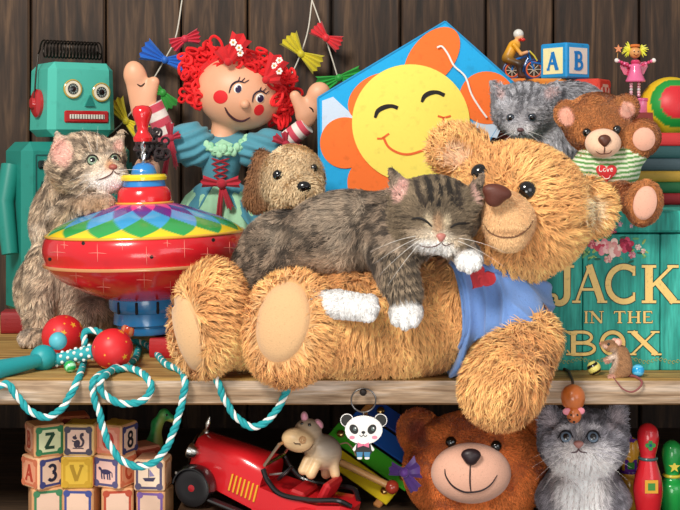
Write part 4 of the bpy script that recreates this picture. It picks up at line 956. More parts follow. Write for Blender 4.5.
# ------------------------------------------------------------ jack-in-the-box crate
Yj = .06; s = S(Yj); JX0, JX1 = P(505, 0, Yj)[0], P(738, 0, Yj)[0]; ZL = P(0, 211, Yj)[2]
R_ = root('jack_in_the_box', 'turquoise wooden toy crate lettered JACK IN THE BOX with painted flowers', 'toy box', ((JX0+JX1)/2, Yj, 0))
WD = wood_mat('turquoise_boards', '#15776b', '#24998a', '#3cb3a2', 2, 5, 9)
W_ = JX1-JX0; D_ = .47; zb = P(0, 234, Yj)[2]
m = MB(); nb_ = 3
for k in range(nb_):      # upright boards of the front
    w_ = (W_-.0)/nb_; m.box((-W_/2+w_*(k+.5), .006, zb/2), (w_-.0012, .012, zb), '#24998a', bev=.0012)
m.box((0, D_/2+.006, zb/2), (W_-.004, D_-.012, zb-.001), '#24998a', bev=.002); m.build('case', WD, R_)
m = MB(); m.box((0, D_/2, (zb+ZL)/2+.001), (W_+.004, D_+.004, ZL-zb-.002), '#24998a', bev=.003); m.build('lid', WD, R_)
fj = (np.array([0, -.0004, 0]), np.array([1., 0, 0]), np.array([0, 0, 1.]))
X = lambda u: P(u, 0, Yj)[0]-(JX0+JX1)/2
Z_ = lambda v: P(0, v, Yj)[2]
def word(name, items, v0, v1, col='#dcb86c', dark='#173f36', grow=1.6):
    m1 = MB(); m2 = MB()
    for ch, u0, u1 in items:
        x0, x1 = X(u0), X(u1); z0, z1 = Z_(v1), Z_(v0)
        glyph(m1, ch, fj, x0, z0, x1-x0, z1-z0, dark, .0, grow*s, .0003); glyph(m2, ch, fj, x0, z0, x1-x0, z1-z0, col, .0005, 0, .0003)
    if name == 'JACK_':
        pass
    a_ = m1.build('letter_outline', MATTE(), R_); b_ = m2.build('lettering', M('gold_paint', rough=.5, var=.2, vs=250), R_); b_['label'] = 'painted gold lettering'
word('a', [('J', 546, 581), ('A', 573, 606), ('C', 603, 641), ('K', 640, 680)], 265, 303)
word('b', [('I', 581, 591), ('N', 589, 604), ('T', 613, 626), ('H', 627, 641), ('E', 641, 654)], 311, 323, grow=.9)
word('c', [('B', 564, 601), ('O', 599, 626), ('X', 627, 661)], 331, 355)
m = MB(); q = spline([(X(565), Z_(330), 0), (X(570), Z_(334), 0), (X(577), Z_(334), 0)], 8)[:, :2]; m.ribbon(q, 1.6*s, fj, '#dcb86c', .0005)
m.ribbon(spline([(X(567), Z_(350), 0), (X(572), Z_(355), 0), (X(580), Z_(354.5), 0)], 8)[:, :2], 1.4*s, fj, '#dcb86c', .0005)
m.build('flourish', MATTE(), R_)
m = MB(); rr = random.Random(11)
for k in range(34):      # gold scroll row near the bottom
    u = 560+k*4.2; q = spline([(X(u)+1.9*s*cos(a)*(1-a/9), Z_(361+1.5*sin(k))+2.4*s*sin(a)*(1-a/9), 0) for a in np.linspace(0, 5.5, 8)], 14)[:, :2]; m.ribbon(q, .55*s, fj, '#9c9a55')
m.build('scrollwork', MATTE(), R_)
def bloom(m, u, v, r, cols, rr):
    for k in range(3):
        for j in range(6-k):
            a = rr.uniform(0, .5)+j*2*pi/(6-k); rad = r*(.62-.24*k); c = (X(u)+rad*s*cos(a), -.0006-.0004*k, Z_(v)+rad*s*sin(a))
            m.ball(c, np.array([r*(.5-.09*k), .7+.2*k, r*(.42-.08*k)])*s, cols[(j+k) % len(cols)], rotm(math.degrees(a)), 10)
    m.ball((X(u), -.0016, Z_(v)), np.array([r*.22, .8, r*.22])*s, cols[0], seg=8)
for (u, v, r, cl) in ((603, 247, 8, ['#c23b50', '#dd8a94', '#e9b7b4']), (614, 248, 9, ['#e0a79c', '#f0cfc4', '#d98f8c']), (626, 245, 7.5, ['#b02a48', '#c84462', '#8d1c38']), (592, 244, 4.5, ['#d98f8c', '#b5455c']), (608, 259, 4, ['#e6c0b0', '#cf8d8d']), (632, 255, 3.5, ['#c86a7c', '#e0a0a8']), (638, 247, 3, ['#e8dccb', '#d5b0ae']), (643, 251, 2.5, ['#e9d7c3', '#cf9a9a']), (620, 224, 5, ['#b9879b', '#d9a9b5']), (613, 229, 4.4, ['#c2497a', '#96345c']), (631, 226, 4, ['#d9a9b5', '#b9879b'])):
    m = MB(); bloom(m, u, v, r, cl, rr); m.build('painted_flower', MATTE(), R_, True)
m = MB()
for k in range(46):
    a = rr.uniform(0, 2*pi); d_ = rr.uniform(8, 30); u, v = 614+d_*cos(a)*1.25, 250+d_*sin(a)*.48; t = rr.uniform(-60, 60)
    if u > 655 or abs(v-234) < 3: continue
    m.ball((X(u), -.0003, Z_(v)), np.array([3.4, .35, 1.2])*s*rr.uniform(.7, 1.3), ['#2f6f4a', '#5d9a62', '#8fae62', '#1f5a46'][k % 4], rotm(t+(0 if u > 614 else 180)), 8)
m.build('painted_leaves', MATTE(), R_, True)

# ------------------------------------------------------------ books and supports on the crate
def book(label, x0, x1, y0, y1, z0, h, col, page='#d8cba8', yaw=0, group=None, spine='front'):
    """closed hardback, spine toward the viewer"""
    r = root('book', label, 'book', ((x0+x1)/2, (y0+y1)/2, z0), (0, 0, radians(yaw)), group); w_, d_ = x1-x0, y1-y0; t = .0022
    m = MB(); m.box((0, 0, t/2), (w_, d_, t), col, bev=.0008); m.box((0, 0, h-t/2), (w_, d_, t), col, bev=.0008)
    n = 9; prof = [(-d_/2+.004*(1-math.cos(a))-.004, h/2+(h/2)*sin(a)) for a in np.linspace(-pi/2, pi/2, n)]
    V = [(sx*w_/2, y, z) for y, z in prof for sx in (-1, 1)]+[(sx*w_/2, -d_/2+.006, z) for z in (0, h) for sx in (-1, 1)]
    Fc = [(2*i, 2*i+1, 2*i+3, 2*i+2) for i in range(n-1)]+[tuple([2*i for i in range(n)]+[2*n+2, 2*n])[::-1], tuple([2*i+1 for i in range(n)]+[2*n+3, 2*n+1])]
    m.add(V, Fc, col); m.build('cover', CLOTH() if 0 else M('book_cloth', rough=.6, var=.12, vs=140, bump=.2, bs=600), r)
    m = MB(); m.box((0, .002, h/2), (w_-.006, d_-.008, h-2*t), page); m.build('pages', PAPER(), r); return r
zz = ZL; g_ = 'books stacked at the right end of the shelf'
for (lab, h, c, dx) in (('red hardback lowest in the stack behind the small waving bear', .017, '#a8242a', 0), ('green hardback second from the bottom of the stack beside the small bear', .016, '#1e6a3c', .004), ('mustard yellow hardback in the middle of the stack beside the small bear', .016, '#b99334', -.004), ('slate grey hardback under the dark teal one beside the small bear', .018, '#3c4f56', .003), ('dark teal hardback just under the top red book at the right edge', .018, '#1f4a4c', -.002), ('bright red hardback topmost of the stack at the right edge', .019, '#c02a2c', .002)):
    book(lab, P(588, 0, .25)[0]+dx, P(745, 0, .25)[0]+dx, .245, .375, zz, h, c, group=g_); zz += h
ZP = P(0, 114, .48)[2]
m = ZP-ZL; hs_ = [.03, .036, m-.066]
zz = ZL
for (lab, h, c) in (('brown hardback under two others behind the grey kitten', hs_[0], '#5b3a24'), ('dark blue hardback between a brown and a maroon one behind the grey kitten', hs_[1], '#2a3555'), ('maroon hardback carrying the toy blocks behind the grey kitten', hs_[2], '#7c2a22')):
    book(lab, P(492, 0, .4)[0], P(652, 0, .4)[0], .395, .53, zz, h, c, group='books under the toy blocks'); zz += h

# ------------------------------------------------------------ toy blocks
def block(label, cen, size, yaw, faces, edge, group, body='#e3c79c', name='alphabet_block'):
    """wooden cube; faces: {'front'|'right'|'left'|'top': (panel colour, letter, letter colour, frame colour)}"""
    r = root(name, label, 'toy block', cen, (0, 0, radians(yaw)), group); h = size/2
    m = MB(); m.box((0, 0, h), (size, size, size), body, bev=size*.045); m.build('cube', M('block_wood', rough=.5, var=.12, vs=90, bump=.1, bs=300), r)
    fr_ = {'front': ((0, -h, h), (1, 0, 0), (0, 0, 1)), 'right': ((h, 0, h), (0, 1, 0), (0, 0, 1)), 'left': ((-h, 0, h), (0, -1, 0), (0, 0, 1)), 'top': ((0, 0, size), (1, 0, 0), (0, 1, 0))}
    for k, (pc, ch, lc, fc) in faces.items():
        f = fr_[k]; a = h*.86; b = h*.70; m = MB(); nn = np.cross(f[1], f[2]); f2 = lambda d_: (np.array(f[0])+nn*d_, f[1], f[2])
        if fc == 'plain': a = h*.74; fc = ''
        if fc: m.prism([(-a, -a), (a, -a), (a, a), (-a, a)], .0004, f2(0), fc); m.prism([(-b, -b), (b, -b), (b, b), (-b, b)], .0003, f2(.0004), pc)
        else: m.prism([(-a, -a), (a, -a), (a, a), (-a, a)], .0004, f2(0), pc)
        if fc:
            for sx in (-1, 1):
                for sz in (-1, 1):
                    q = [(sx*b+.22*h*cos(t), sz*b+.22*h*sin(t)) for t in np.linspace(0, 2*pi, 14, endpoint=False)]
                    m.prism(q, .0003, f2(.0007), fc)
        if ch in GL: glyph(m, ch, f2(.0009), -h*.42, -h*.5, h*.84, h*1.0, lc, grow=h*.08)
        elif ch == 'pic_squirrel':
            for q in (oval(-.08, -.18, .2, .26, 20, 18), oval(-.22, .2, .15, .11, 20, 14), oval(-.18, .33, .04, .08, 0, 8)): m.prism([(a_*h, b_*h) for a_, b_ in q], .0003, f2(.0008), lc)
            q2 = spline([(a_*h, b_*h, 0) for a_, b_ in ((0, -.38), (.25, -.3), (.34, -.02), (.2, .2), (.22, .4), (.36, .42))], 20)[:, :2]; m.ribbon(q2, np.linspace(.1, .2, 20)*h, f2(.0011), lc)
            m.ribbon(np.array([(-.2*h, -.05*h), (-.33*h, -.03*h), (-.38*h, .04*h)]), h*.07, f2(.0009), lc); m.ribbon(np.array([(-.35*h, -.47*h), (0, -.47*h), (.35*h, -.47*h)]), h*.06, f2(.0009), lc)
        elif ch == 'pic_horse':
            for q in (oval(0, .05, .38, .16, 0, 16), oval(-.42, .22, .15, .09, 40, 12)): m.prism([(a_*h, b_*h) for a_, b_ in q], .0003, f2(.0008), lc)
            for x_ in (-.3, -.12, .14, .3): m.ribbon(np.array([(x_*h, 0), (x_*h, -.2*h), ((x_+.03)*h, -.42*h)]), h*.09, f2(.0009), lc)
            m.ribbon(np.array([(.36*h, .1*h), (.48*h, 0), (.5*h, -.25*h)]), h*.06, f2(.0009), lc)
        elif ch == 'pic_boat':
            m.prism([(a_*h, b_*h) for a_, b_ in ((-.4, -.15), (-.25, -.35), (.3, -.35), (.45, -.1))], .0003, f2(.0008), lc)
            m.ribbon(np.array([(0, -.1*h), (0, .15*h), (0, .45*h)]), h*.05, f2(.0009), lc); m.prism([(a_*h, b_*h) for a_, b_ in ((.05, -.05), (.38, 0), (.05, .42))], .0003, f2(.0008), '#8a7fa8')
        m.build('painted_face', MATTE(), r)
    return r
Yb = .47; zb0 = zz; s = S(Yb); gB = 'wooden toy blocks behind the grey kitten'
def xat(u, Y): return P(u, 0, Y)[0]
block('orange toy block beside the red one, under the blue lettered block', (xat(546, Yb), Yb, zb0), 34.5*s, 4, {'front': ('#f2c27a', '', '', '#e0852c')}, '', gB, '#e08a2e')
block('red toy block with pale panels on the right of the orange block', (xat(588, Yb), Yb-.005, zb0), 34*s, -31, {'front': ('#e9b7a0', '', '#c8352a', '#d8402e'), 'right': ('#e8c3ac', 'V', '#c8352a', '#d8402e')}, '', gB, '#d5402e')
block('orange toy block supporting the toy cyclist, next to the kite', (xat(508, Yb), Yb, zb0), 34.5*s, -5, {'front': ('#f0cf8c', '', '', '#d8732a')}, '', gB, '#dc7c2c')
block('bright blue toy block showing the letters A and B, stacked on top', (xat(565, Yb), Yb, zb0+34.6*s), 35*s, 38, {'left': ('#f4eeb4', 'A', '#0f7cc8', 'plain'), 'front': ('#e6dcd0', 'B', '#0f7cc8', 'plain')}, '', gB, '#1e92d2')

# ------------------------------------------------------------ toy cyclist
Yc = .49; s = S(Yc); zc0 = zb0+34.6*S(Yb); zc_v = 150-(zc0-ZC)/s
R_ = root('toy_cyclist', 'tin toy rider in a yellow shirt on a small blue bicycle', 'toy', (xat(522, Yc), Yc, zc0))
q = lambda u, v, y=0: np.array([(u-522), y, (zc_v-v)])
for (u, v, r_) in ((534, zc_v-10.5, 9.5), (512, zc_v-9.5, 8.5)):
    m = MB(s); m.tube([q(u, v)+np.array([r_*cos(t), 0, r_*sin(t)]) for t in np.linspace(0, 2*pi, 28, endpoint=False)], 1.3, '#243a6e', 8, True)
    m.tube([q(u, v)+np.array([(r_-2)*cos(t), 0, (r_-2)*sin(t)]) for t in np.linspace(0, 2*pi, 28, endpoint=False)], .8, '#e2632e', 6, True)
    for k in range(4): a = k*pi/4; m.tube([q(u, v)+np.array([-r_*cos(a), 0, -r_*sin(a)]), q(u, v)+np.array([r_*cos(a), 0, r_*sin(a)])], .35, '#d9d2c0', 5)
    m.build('wheel', SATIN(), R_, True)
m = MB(s); wr = q(534, zc_v-10.5); wl = q(512, zc_v-9.5)
for a, b in ((wl, q(514, 60)), (q(514, 60), q(527, 56)), (q(514, 62), q(522, 72)), (q(522, 72), q(528, 58)), (q(528, 52), wr), (q(531, 62, -1), q(541, 64, -1))): m.tube([a, b], 1.1, '#1f6fc0', 8)
m.build('frame', GLOSS(), R_, True)
m = MB(s); m.tube([q(528, 52, -5), q(529, 51), q(528, 52, 5)], .8, '#8fb6d8', 6); m.tube([q(529, 51, -2), q(534, 56, -2), q(537, 61, -2)], .8, '#e3d04a', 6); m.build('handlebar', GLOSS(), R_, True)
rp = [K(513, 46, Yc, 5, 508, 57, Yc, 5.5, k=3, c='#eaa61f'), E(516, 45, Yc, 4.5, 5.5, 4, c='#eaa61f', k=3), K(514, 45, Yc-.01, 2.3, 521, 54, Yc-.01, 1.8, k=1.5, c='#eaa61f'), K(521, 54, Yc-.01, 1.7, 527, 52, Yc-.008, 1.6, k=1, c='#e4a98a'),
      K(509, 60, Yc-.006, 4, 519, 64, Yc-.01, 3.4, k=2, c='#2a1e18'), K(519, 64, Yc-.01, 3.2, 520, 74, Yc-.01, 2.6, k=2, c='#2a1e18'), E(507, 59, Yc, 5, 4.5, 5, c='#2a1e18', k=2), E(519, 36, Yc, 4.6, 5.6, 4.6, k=1.5, c='#e6b795'), E(522, 76, Yc-.01, 4, 2, 2.5, c='#5a2a1a', k=1.5)]
b_ = sdf_mesh(rp, .75, Yc); solid('rider', b_, painter(rp, '#eaa61f', [(521, 40, 3, 2, 0, '#c8261e', .3)]), R_, SATIN())
m = MB(s); m.ball(q(518.5, 34), (5.3, 5.3, 5), '#e4e0d8', seg=16); m.build('helmet', GLOSS(), R_, True)
m = MB(s); m.ball(q(522.5, 40, -3.5), (2.6, 2, 1.9), '#cf2a22', seg=10); m.build('scarf', GLOSS(), R_, True)

# ------------------------------------------------------------ bead girl, pink box, ball
Yg = .44; s = S(Yg)
xg = xat(641, Yg-.0); m = MB(); hP = ZC-(98-150)*s-zz
R_ = root('pink_tin', 'small pink tin with a rounded lid standing under the wooden fairy', 'tin', (xg, Yg, zz))
m = MB(); m.lathe([(7*s, 0), (7.5*s, .001), (7.5*s, hP*.8)], (0, 0, 0), '#e77aa4', seg=28); m.build('body', GLOSS(), R_, True)
m = MB(); m.lathe([(8.2*s, hP*.8), (8.4*s, hP*.84), (8*s, hP*.98), (6*s, hP)], (0, 0, 0), '#d85a8c', seg=28); m.build('lid', GLOSS(), R_, True)
Z0 = zz+hP; v0 = 150-(Z0-ZC)/s; R_ = root('fairy_doll', 'wooden bead fairy with yellow hair, pink dress and wings, holding a star', 'doll', (xg, Yg, Z0))
q = lambda u, v, y=0: np.array([(u-641), y, (v0-v)])
du = 5.
m = MB(s); m.lathe([(9.5, 0), (10, 1), (9, 3), (6.5, 9), (5.5, 14), (5.5, 16), (4, 18)], q(635+du-4.5, 82), '#ec6f9f', seg=28); m.lathe([(4, 0), (5, 2), (3.5, 4)], q(635+du-4.5, 64), '#d8406e', seg=20); m.build('dress', GLOSS(), R_, True)
m = MB(s); m.ball(q(635, 52.5), (6, 6, 6), '#e0a05e', seg=20); hd_ = m.build('head', GLOSS(), R_, True)
m = MB(s)
for du_ in (-2, 2): m.ball(q(635+du_, 52, -5.6), (.7, .5, .8), '#1c1210', seg=8)
m.tube([q(632.5, 54.5, -5.3), q(635, 56, -5.6), q(637.5, 54.5, -5.3)], .35, '#8a2a1e', 6); m.build('face_paint', MATTE(), hd_, True)
m = MB(s); m.lathe([(5, 0), (5.4, 1), (4.6, 2.4), (1, 3)], q(635, 47), '#e07a35', seg=20); m.build('beret', GLOSS(), R_, True)
m = MB(s); rr = random.Random(2)
for sx in (-1, 1):
    for k in range(26):
        a = rr.uniform(-75, 75); L_ = rr.uniform(5, 9); b0 = q(635+sx*5, 50); e_ = b0+np.array([sx*L_*cos(radians(a)), rr.uniform(-2, 2), L_*sin(radians(a))]); m.tube([b0, (b0+e_)/2+np.array([0, 0, 1]), e_], [.9, .8, .2], ['#e3e43c', '#d2d62a', '#eeea68'][k % 3], 5)
m.build('hair', CLOTH(), R_, True)
for sx in (-1, 1):
    m = MB(s); m.prism([(0, 0), (6, 8), (12, 9), (14, 4), (10, -4), (4, -6)] if sx > 0 else [(0, 0), (-4, -6), (-10, -4), (-14, 4), (-12, 9), (-6, 8)], 1., (q(635, 70, 6), (1, 0, 0), (0, 0, 1)), '#cf3f66'); m.build('wing', GLOSS(), R_)
    m = MB(s)
    for k in range(5): m.ball(q(635+sx*(5+k*2.8), 66-k*1.2, -1), 1.7, ['#ec6f9f', '#d8406e'][k % 2], seg=10)
    m.ball(q(635+sx*18.5, 60.5, -1), 2.4, '#f3ece6', seg=12); m.build('arm', GLOSS(), R_, True)
    m = MB(s)
    nb2 = max(3, int((v0-82)/3.2))
    for k in range(nb2): m.ball(q(635+sx*3.8, 83+k*(v0-84)/nb2*1.0+1), 1.9, ['#e9b9c4', '#d9a0b0', '#c9c0c4'][k % 3], seg=10)
    m.build('leg', GLOSS(), R_, True)
m = MB(s); st = [(r_*sin(k*pi/5), r_*cos(k*pi/5)) for k in range(10) for r_ in ((4.5,) if k % 2 == 0 else (2.,))]; m.prism(st[::-1], 1.2, (q(618, 49, -1), (1, 0, 0), (0, 0, 1)), '#d87a2c'); m.tube([q(618, 50), q(617, 60)], .4, '#b98a4a', 6); m.build('star_wand', GLOSS(), R_)
# ball
Yq = .455; s = S(Yq); rB = 31*s; cB = P(668, 108, Yq)
ax = nrm(np.array([.0, -.97, .2])); 
def bf(v):
    a = math.degrees(math.acos(max(-1, min(1, float(np.dot(v, ax)))))); return '#d82a33' if a < 33 else '#1f9a3c' if a < 52 else '#f0c828' if a < 100 else '#d82a33' if a < 120 else '#2a7ac8'
zB = cB[2]-rB
R_ = None
m = MB(); m.ball((0, 0, rB), rB, '#fff', seg=96, fn=bf); o = m.build('toy_ball', VINYL(), None, True); o.location = (cB[0]+.004, Yq, zB)
tag(o, 'glossy toy ball in red, green and yellow bands at the right edge', 'ball')
h_ = (zB-ZL)/2
for i, (lab, c) in enumerate((('purple hardback at the bottom, behind the book stack under the ball', '#54356e'), ('teal hardback directly under the toy ball', '#1f6a6c'))):
    book(lab, xat(655, .455), xat(745, .455), .385, .525, ZL+i*h_, h_, c, group='books under the toy ball')

# ------------------------------------------------------------ small waving teddy
Ys = .12; R_ = root('teddy_bear', 'small brown curly teddy bear in a green striped shirt, waving a paw', 'teddy bear', P(606, 215, Ys))
BR = '#b8743f'
g = [E(598, 124, Ys, 34, 31, 28, -5, k=5), E(567, 115, Ys, 12, 15, 8, 15, k=4), E(626, 108, Ys, 13, 14, 8, -15, k=4), E(606, 172, Ys+.005, 31, 30, 24, k=6), E(606, 194, Ys, 30, 14, 24, k=8),
     K(628, 160, Ys-.01, 12, 641, 142, Ys-.02, 12, k=5), E(643, 137, Ys-.025, 17, 18, 13, -10, k=6), K(618, 194, Ys-.02, 13, 640, 205, Ys-.08, 14, k=6), E(644, 203, Ys-.09, 18, 23, 13, -12, k=5),
     E(581, 205, Ys-.07, 16, 12, 14, k=5), K(586, 160, Ys-.01, 10, 572, 182, Ys-.025, 9, k=5)]
b_ = sdf_mesh(g, 1.5, Ys); Hs = Hit(b_)
def sm(p, n):
    U, V_ = uv(p); f = n[:, 1] < 0; k = np.ones(len(p), bool)
    for a in ((645, 203, 12, 18, -12), (644, 139, 11.5, 12, 0)): k &= ~(in_oval(U, V_, *a) & f)
    return k
furry('body', b_, painter(g, BR, [(567, 116, 8, 10, 15, '#e3a58e', .2), (627, 110, 8.5, 9, -15, '#e3a58e', .2)], lambda p, n, U, V_, C: C*(1+.35*(noise(p, 200)-.5))[:, None]), R_, 34000, 2.6, 1., (0, 0, -.4), lift=.6, swirl=1.6, curl=.3, mask=sm, jit=.2, Y=Ys, tipl=1.3)
for (u, v, ru, rv, a) in ((645, 203, 12.5, 18, -12), (644, 139, 12, 12.5, 0)): o = spatch('paw_pad', Hs, oval(u, v, ru, rv, a, 32), '#e5ab92', R_, PLUSH(), .8, Ys, 1.2); o['label'] = 'smooth pink paw pad'
o = spatch('ear_lining', Hs, oval(567, 117, 7, 10, 15), '#e3a58e', R_, PLUSH(), 1.2, Ys); o = spatch('ear_lining', Hs, oval(627, 110.5, 7.5, 8.5, -15), '#e3a58e', R_, PLUSH(), 1.2, Ys)
mz = sdf_mesh([E(603, 143, Ys-.038, 18, 14.5, 13, 0), E(603, 146, Ys-.042, 14, 10, 12, 0, k=4)], 1.1, Ys); Hz = Hit(mz); solid('muzzle', mz, painter([], 0) if 0 else (lambda p, n: np.tile(hexc('#f0c4a4'), (len(p), 1))), R_, PLUSH())
nb = sdf_mesh([E(604.5, 139.5, Ys-.057, 6.5, 5, 4), E(604.5, 143, Ys-.057, 3, 4, 3.5, k=3)], .8, Ys); solid('nose', nb, lambda p, n: np.tile(hexc('#5a3020'), (len(p), 1)), R_, VINYL())
m = MB(); line_on(m, Hz, [(604.5, 146), (604.5, 150), (604, 153)], .6, '#5a3020', 8, .5, Ys); line_on(m, Hz, [(596, 151), (600, 153.5), (604, 153.5), (609, 153), (612, 150)], .6, '#5a3020', 12, .5, Ys); m.build('mouth', MATTE(), R_, True, world=True)
for (u, v) in ((587, 132.5), (616.5, 129.5)): eyeball('eye', Hs, u, v, 4.4, R_, slit=1, sink=-.25, Y=Ys)
g2 = [E(606, 170, Ys+.003, 34, 24, 27, k=5), K(626, 163, Ys-.008, 14, 634, 153, Ys-.015, 14, k=5), K(588, 160, Ys-.008, 13, 578, 174, Ys-.02, 12, k=5)]
b_ = sdf_mesh(g2, 1.1, Ys, planes=[(P(606, 186, Ys), (0, .1, -1), .003), (P(636, 151, Ys-.015), (.55, 0, .8), .002)]); Hh = Hit(b_)
def stripes(p, n, U, V_, C):
    t = (V_+.004*(U-606)**2*.8)/4.6; m_ = sstep(.42, .58, .5+.5*np.sin(t*2*pi))[:, None]; return hexc('#5f9a4e')*(1-m_)+m_*hexc('#e8ecd2')
solid('striped_shirt', b_, painter(g2, '#fff', [], stripes), R_, CLOTH())
hp_ = spatch('heart_patch', Hh, heart(606.5, 172.5, 11, 0), '#cf2a2e', R_, CLOTH(), 1.2, Ys, 1.2)
m = MB()
for pts in ([(600, 166), (599.5, 170), (601, 171.5), (602.5, 170.5)], oval(604.6, 170, 1.3, 1.3, 0, 7), [(606.6, 168.6), (607.6, 171.3), (609, 168.4)], [(610, 170), (612, 169.6), (611.3, 168.4), (610.2, 169.3), (610.7, 171.2), (612.4, 170.8)], [(602.5, 175), (605, 177.6), (608.5, 177.3), (610, 174.6)]):
    line_on(m, Hh, pts, .45, '#f6ece4', 14, 2.6, Ys)
m.build('stitched_love', MATTE(), R_, True, world=True)

# ------------------------------------------------------------ grey kitten
Yk2 = .215; R_ = root('grey_kitten', 'small grey striped kitten looking down between the kite and the small teddy', 'kitten', P(550, 200, Yk2+.02))
g = [E(525, 110, Yk2, 33, 28, 27, 0, k=10), E(521, 128, Yk2-.028, 14, 10, 12, 0, k=6), E(572, 128, Yk2+.05, 44, 46, 34, 0, k=16), E(545, 150, Yk2+.03, 34, 42, 30, 0, k=12), K(530, 150, Yk2+.0, 11, 528, 190, Yk2, 9, k=6), K(555, 155, Yk2+.0, 11, 556, 192, Yk2, 9, k=6), E(590, 175, Yk2+.05, 24, 22, 22, k=8)]
g += catear((505, 100), (491, 82), Yk2, 13, (505, 99))+catear((545, 99), (557, 82), Yk2, 13, (546, 99))
b_ = sdf_mesh(g, 1.4, Yk2); Hy = Hit(b_)
hs = strokes_col([([(514, 84), (517, 93), (518, 103)], 2.4, '#45454a', .8), ([(522, 83), (523, 92), (522, 104)], 2, '#45454a', .8), ([(531, 84), (530, 93), (528, 103)], 2.4, '#45454a', .8), ([(507, 88), (511, 98)], 2, '#4a4a50', .7), ([(539, 88), (535, 99)], 2, '#4a4a50', .7), ([(497, 113), (503, 117)], 1.6, '#4a4a50', .7), ([(540, 118), (550, 114)], 1.6, '#4a4a50', .7), ([(540, 124), (549, 124)], 1.6, '#4a4a50', .6)])
gp = painter(g, '#a6a5ab', [(521, 130, 14, 8, 0, '#d5d2d4', .6), (510, 110, 7, 4, 0, '#bdbbc0', .7, .8), (532, 110, 7, 4, 0, '#bdbbc0', .7, .8), (521, 122, 4, 9, 0, '#aaa6aa', .7, .7), (500, 93, 5, 8, 25, '#c5a9a8', .5), (550, 93, 6, 8, -25, '#c5a9a8', .5)], chain(tabby('#8d8c92', '#45454c', '#cdccd2', 12, (1, .2), .55, 11), hs))
def lmg(p):
    U, V_ = uv(p); r = np.ones(len(p)); hd = ((U-525)/34)**2+((V_-110)/30)**2 < 1; r[hd & (p[:, 1] < Yk2+.01)] = .45; return r
def cbg(p, n):
    U, V_ = uv(p); c = np.zeros((len(p), 3)); c[:, 0] = .5; c[:, 2] = -.9; hd = ((U-525)/36)**2+((V_-110)/32)**2 < 1; c[hd, 0] = (U[hd]-521)/20; c[hd, 2] = -(V_[hd]-122)/20; return c
furry('body', b_, gp, R_, 42000, 6.5, .75, cbg, lift=.3, swirl=.4, lmap=lmg, tipl=1.5, jit=.28, Y=Yk2, clump=5)
for (u, v) in ((510.7, 118), (531.8, 117.5)): eyeball('eye', Hy, u, v, 4.4, R_, iris='#39424e', pupil='#050608', slit=1, sink=.05, look=(-.1, -.25), Y=Yk2)
nb = sdf_mesh([E(520.5, 130, Yk2-.052, 3.6, 2.4, 3)], .6, Yk2); solid('nose', nb, lambda p, n: np.tile(hexc('#6a4a4c'), (len(p), 1)), R_, VINYL())
m = MB(); line_on(m, Hy, [(520.5, 132), (519, 135), (514, 136)], .5, '#4a3438', 8, .8, Yk2); line_on(m, Hy, [(520.5, 132), (523, 135), (528, 135)], .5, '#4a3438', 8, .8, Yk2); m.build('mouth', MATTE(), R_, True, world=True)
whiskers(R_, Hy, [(514, 131, -1, .25), (514, 133, -.9, .6), (528, 131, 1, .3), (528, 133, .9, .65)], 26, Y=Yk2)

# ------------------------------------------------------------ books, block and marbles on the left of the shelf
book('red hardback lying under the base of the spinning top', *(lambda: (-.245, -.105, .145, .30))(), .0, .027, '#b51e22', yaw=-14)
book('dark red hardback lying behind the striped kitten paw at the left', -.53, -.36, .40, .44, .0, .034, '#8e1a1e', yaw=6)
block('small green and cream letter block half hidden behind the teddy foot', onshelf(170, 349)+np.array([0, .01, 0]), .027, -22, {'front': ('#ead9c0', 'E', '#b3362a', '#b3362a'), 'right': ('#e6e2c8', 'Z', '#1f7a4a', '#1f7a4a')}, '', None)
def marble(label, u, v, r, c1, c2, on=0., Y=None):
    y = ballY(v, r) if Y is None else Y; rr = r*S(y); c = P(u, v, y); A = nrm(RNG.normal(0, 1, 3)); B = nrm(np.cross(A, (0.3, .2, .9)))
    def f(q): return c2 if math.sin(4.2*float(np.dot(q, A))+3*math.atan2(float(np.dot(q, B)), float(np.dot(q, np.cross(A, B))))) > .35 else c1
    m = MB(); m.ball((0, 0, rr), rr, c1, seg=44, fn=f); o = m.build('marble', GLOSS(), None, True); o.location = (c[0], y, on); return tag(o, label, 'marble')
marble('green glass marble on the shelf edge below the dotted handle', 70, 366.5, 6, '#1fae52', '#a8eac0')
marble('cream marble with green and red swirls beside the teddy foot', 175, 348, 9, '#e6e6b8', '#38b070')
marble('yellow marble with a black swirl in front of the toy crate', 594, 368, 7, '#ece07a', '#1d1a16')
marble('bright blue marble beside the mouse tail', 638, 370.5, 6.3, '#1f9fd8', '#66c8ee')
yq = .165; o = marble('orange red marble resting on the red book behind the starry ball', 128.5, 329.5, 7.5, '#e8502a', '#f59a6a', on=.0275, Y=yq)

